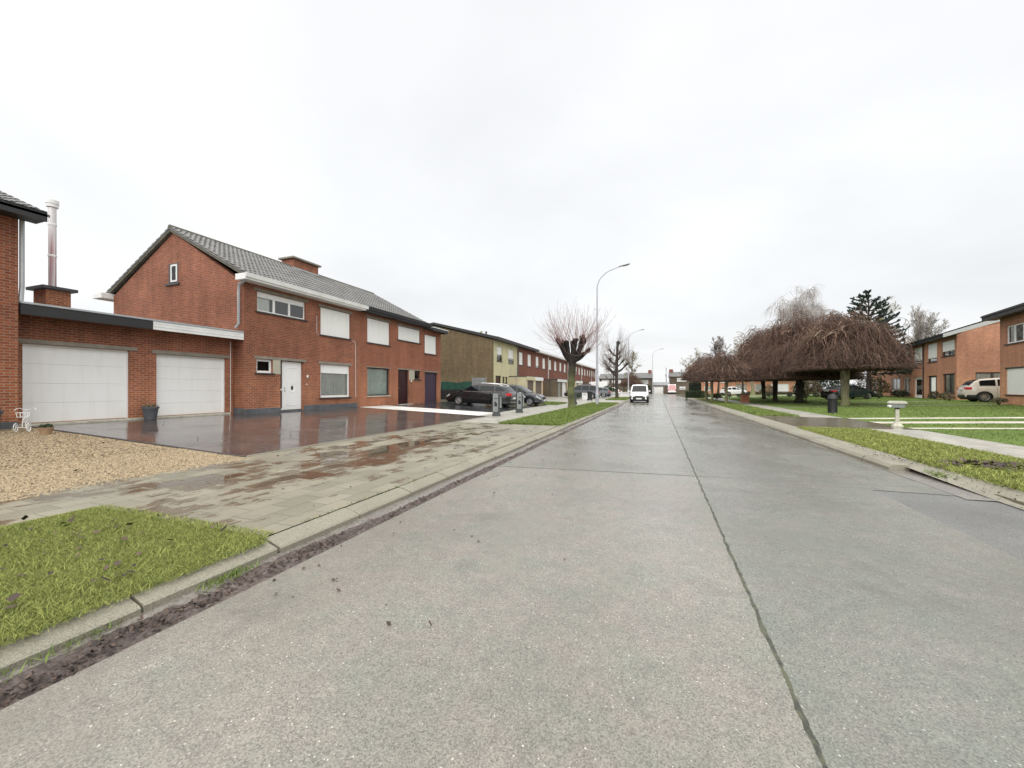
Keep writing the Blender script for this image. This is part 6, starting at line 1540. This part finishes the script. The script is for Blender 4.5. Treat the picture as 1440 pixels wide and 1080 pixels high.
def wm(op, a, b=None, cl=False):
    n = nn.new('ShaderNodeMath'); n.operation = op; n.use_clamp = cl
    for i, v in enumerate((a, b)):
        if v is None: continue
        if isinstance(v, bpy.types.NodeSocket): LL.new(v, n.inputs[i])
        else: n.inputs[i].default_value = v
    return n.outputs[0]
tc = nn.new('ShaderNodeTexCoord'); sp = nn.new('ShaderNodeSeparateXYZ'); LL.new(tc.outputs['Generated'], sp.inputs[0])
# cloud sheet: project the direction onto a high plane
zc = wm('MAXIMUM', sp.outputs[2], .0); dz = wm('ADD', zc, .22)
cb = nn.new('ShaderNodeCombineXYZ'); LL.new(wm('DIVIDE', sp.outputs[0], dz), cb.inputs[0]); LL.new(wm('DIVIDE', sp.outputs[1], dz), cb.inputs[1])
n1 = nn.new('ShaderNodeTexNoise'); LL.new(cb.outputs[0], n1.inputs['Vector']); n1.inputs['Scale'].default_value = .75; n1.inputs['Detail'].default_value = 5; n1.inputs['Roughness'].default_value = .5; n1.inputs['Distortion'].default_value = .25
mr = nn.new('ShaderNodeMapRange'); LL.new(n1.outputs[0], mr.inputs[0])
for i, v in enumerate((.32, .68, .87, 1.07)): mr.inputs[i+1].default_value = v
hz = wm('ADD', wm('MULTIPLY', zc, .06), .97)      # slightly darker toward the horizon
lum = wm('MULTIPLY', mr.outputs[0], hz)
bw = nn.new('ShaderNodeRGBToBW'); LL.new(sky.outputs[0], bw.inputs[0])
base = nn.new('ShaderNodeCombineXYZ')
CL = 3.95                                         # cloud luminance in the sky texture's own units
for i, c in enumerate((.985, .993, 1.0)): LL.new(wm('MULTIPLY', lum, CL*c), base.inputs[i])
mx = nn.new('ShaderNodeMix'); mx.data_type = 'RGBA'; mx.inputs[0].default_value = .94
LL.new(sky.outputs[0], mx.inputs[6]); LL.new(base.outputs[0], mx.inputs[7]); LL.new(mx.outputs[2], bg_.inputs[0]); bg_.inputs[1].default_value = .1
sun = bpy.data.lights.new('sun', 'SUN'); so = bpy.data.objects.new('sun', sun); COL.objects.link(so); sun.energy = 1.5; sun.angle = radians(110); sun.color = (1, .975, .94)
so.rotation_euler = sd.to_track_quat('Z', 'Y').to_euler()
SC.view_settings.view_transform = 'Standard'; SC.view_settings.look = 'None'; SC.view_settings.exposure = 1.40; SC.view_settings.gamma = 1
SC.cycles.max_bounces = 6; SC.cycles.transparent_max_bounces = 12; SC.cycles.use_adaptive_sampling = True
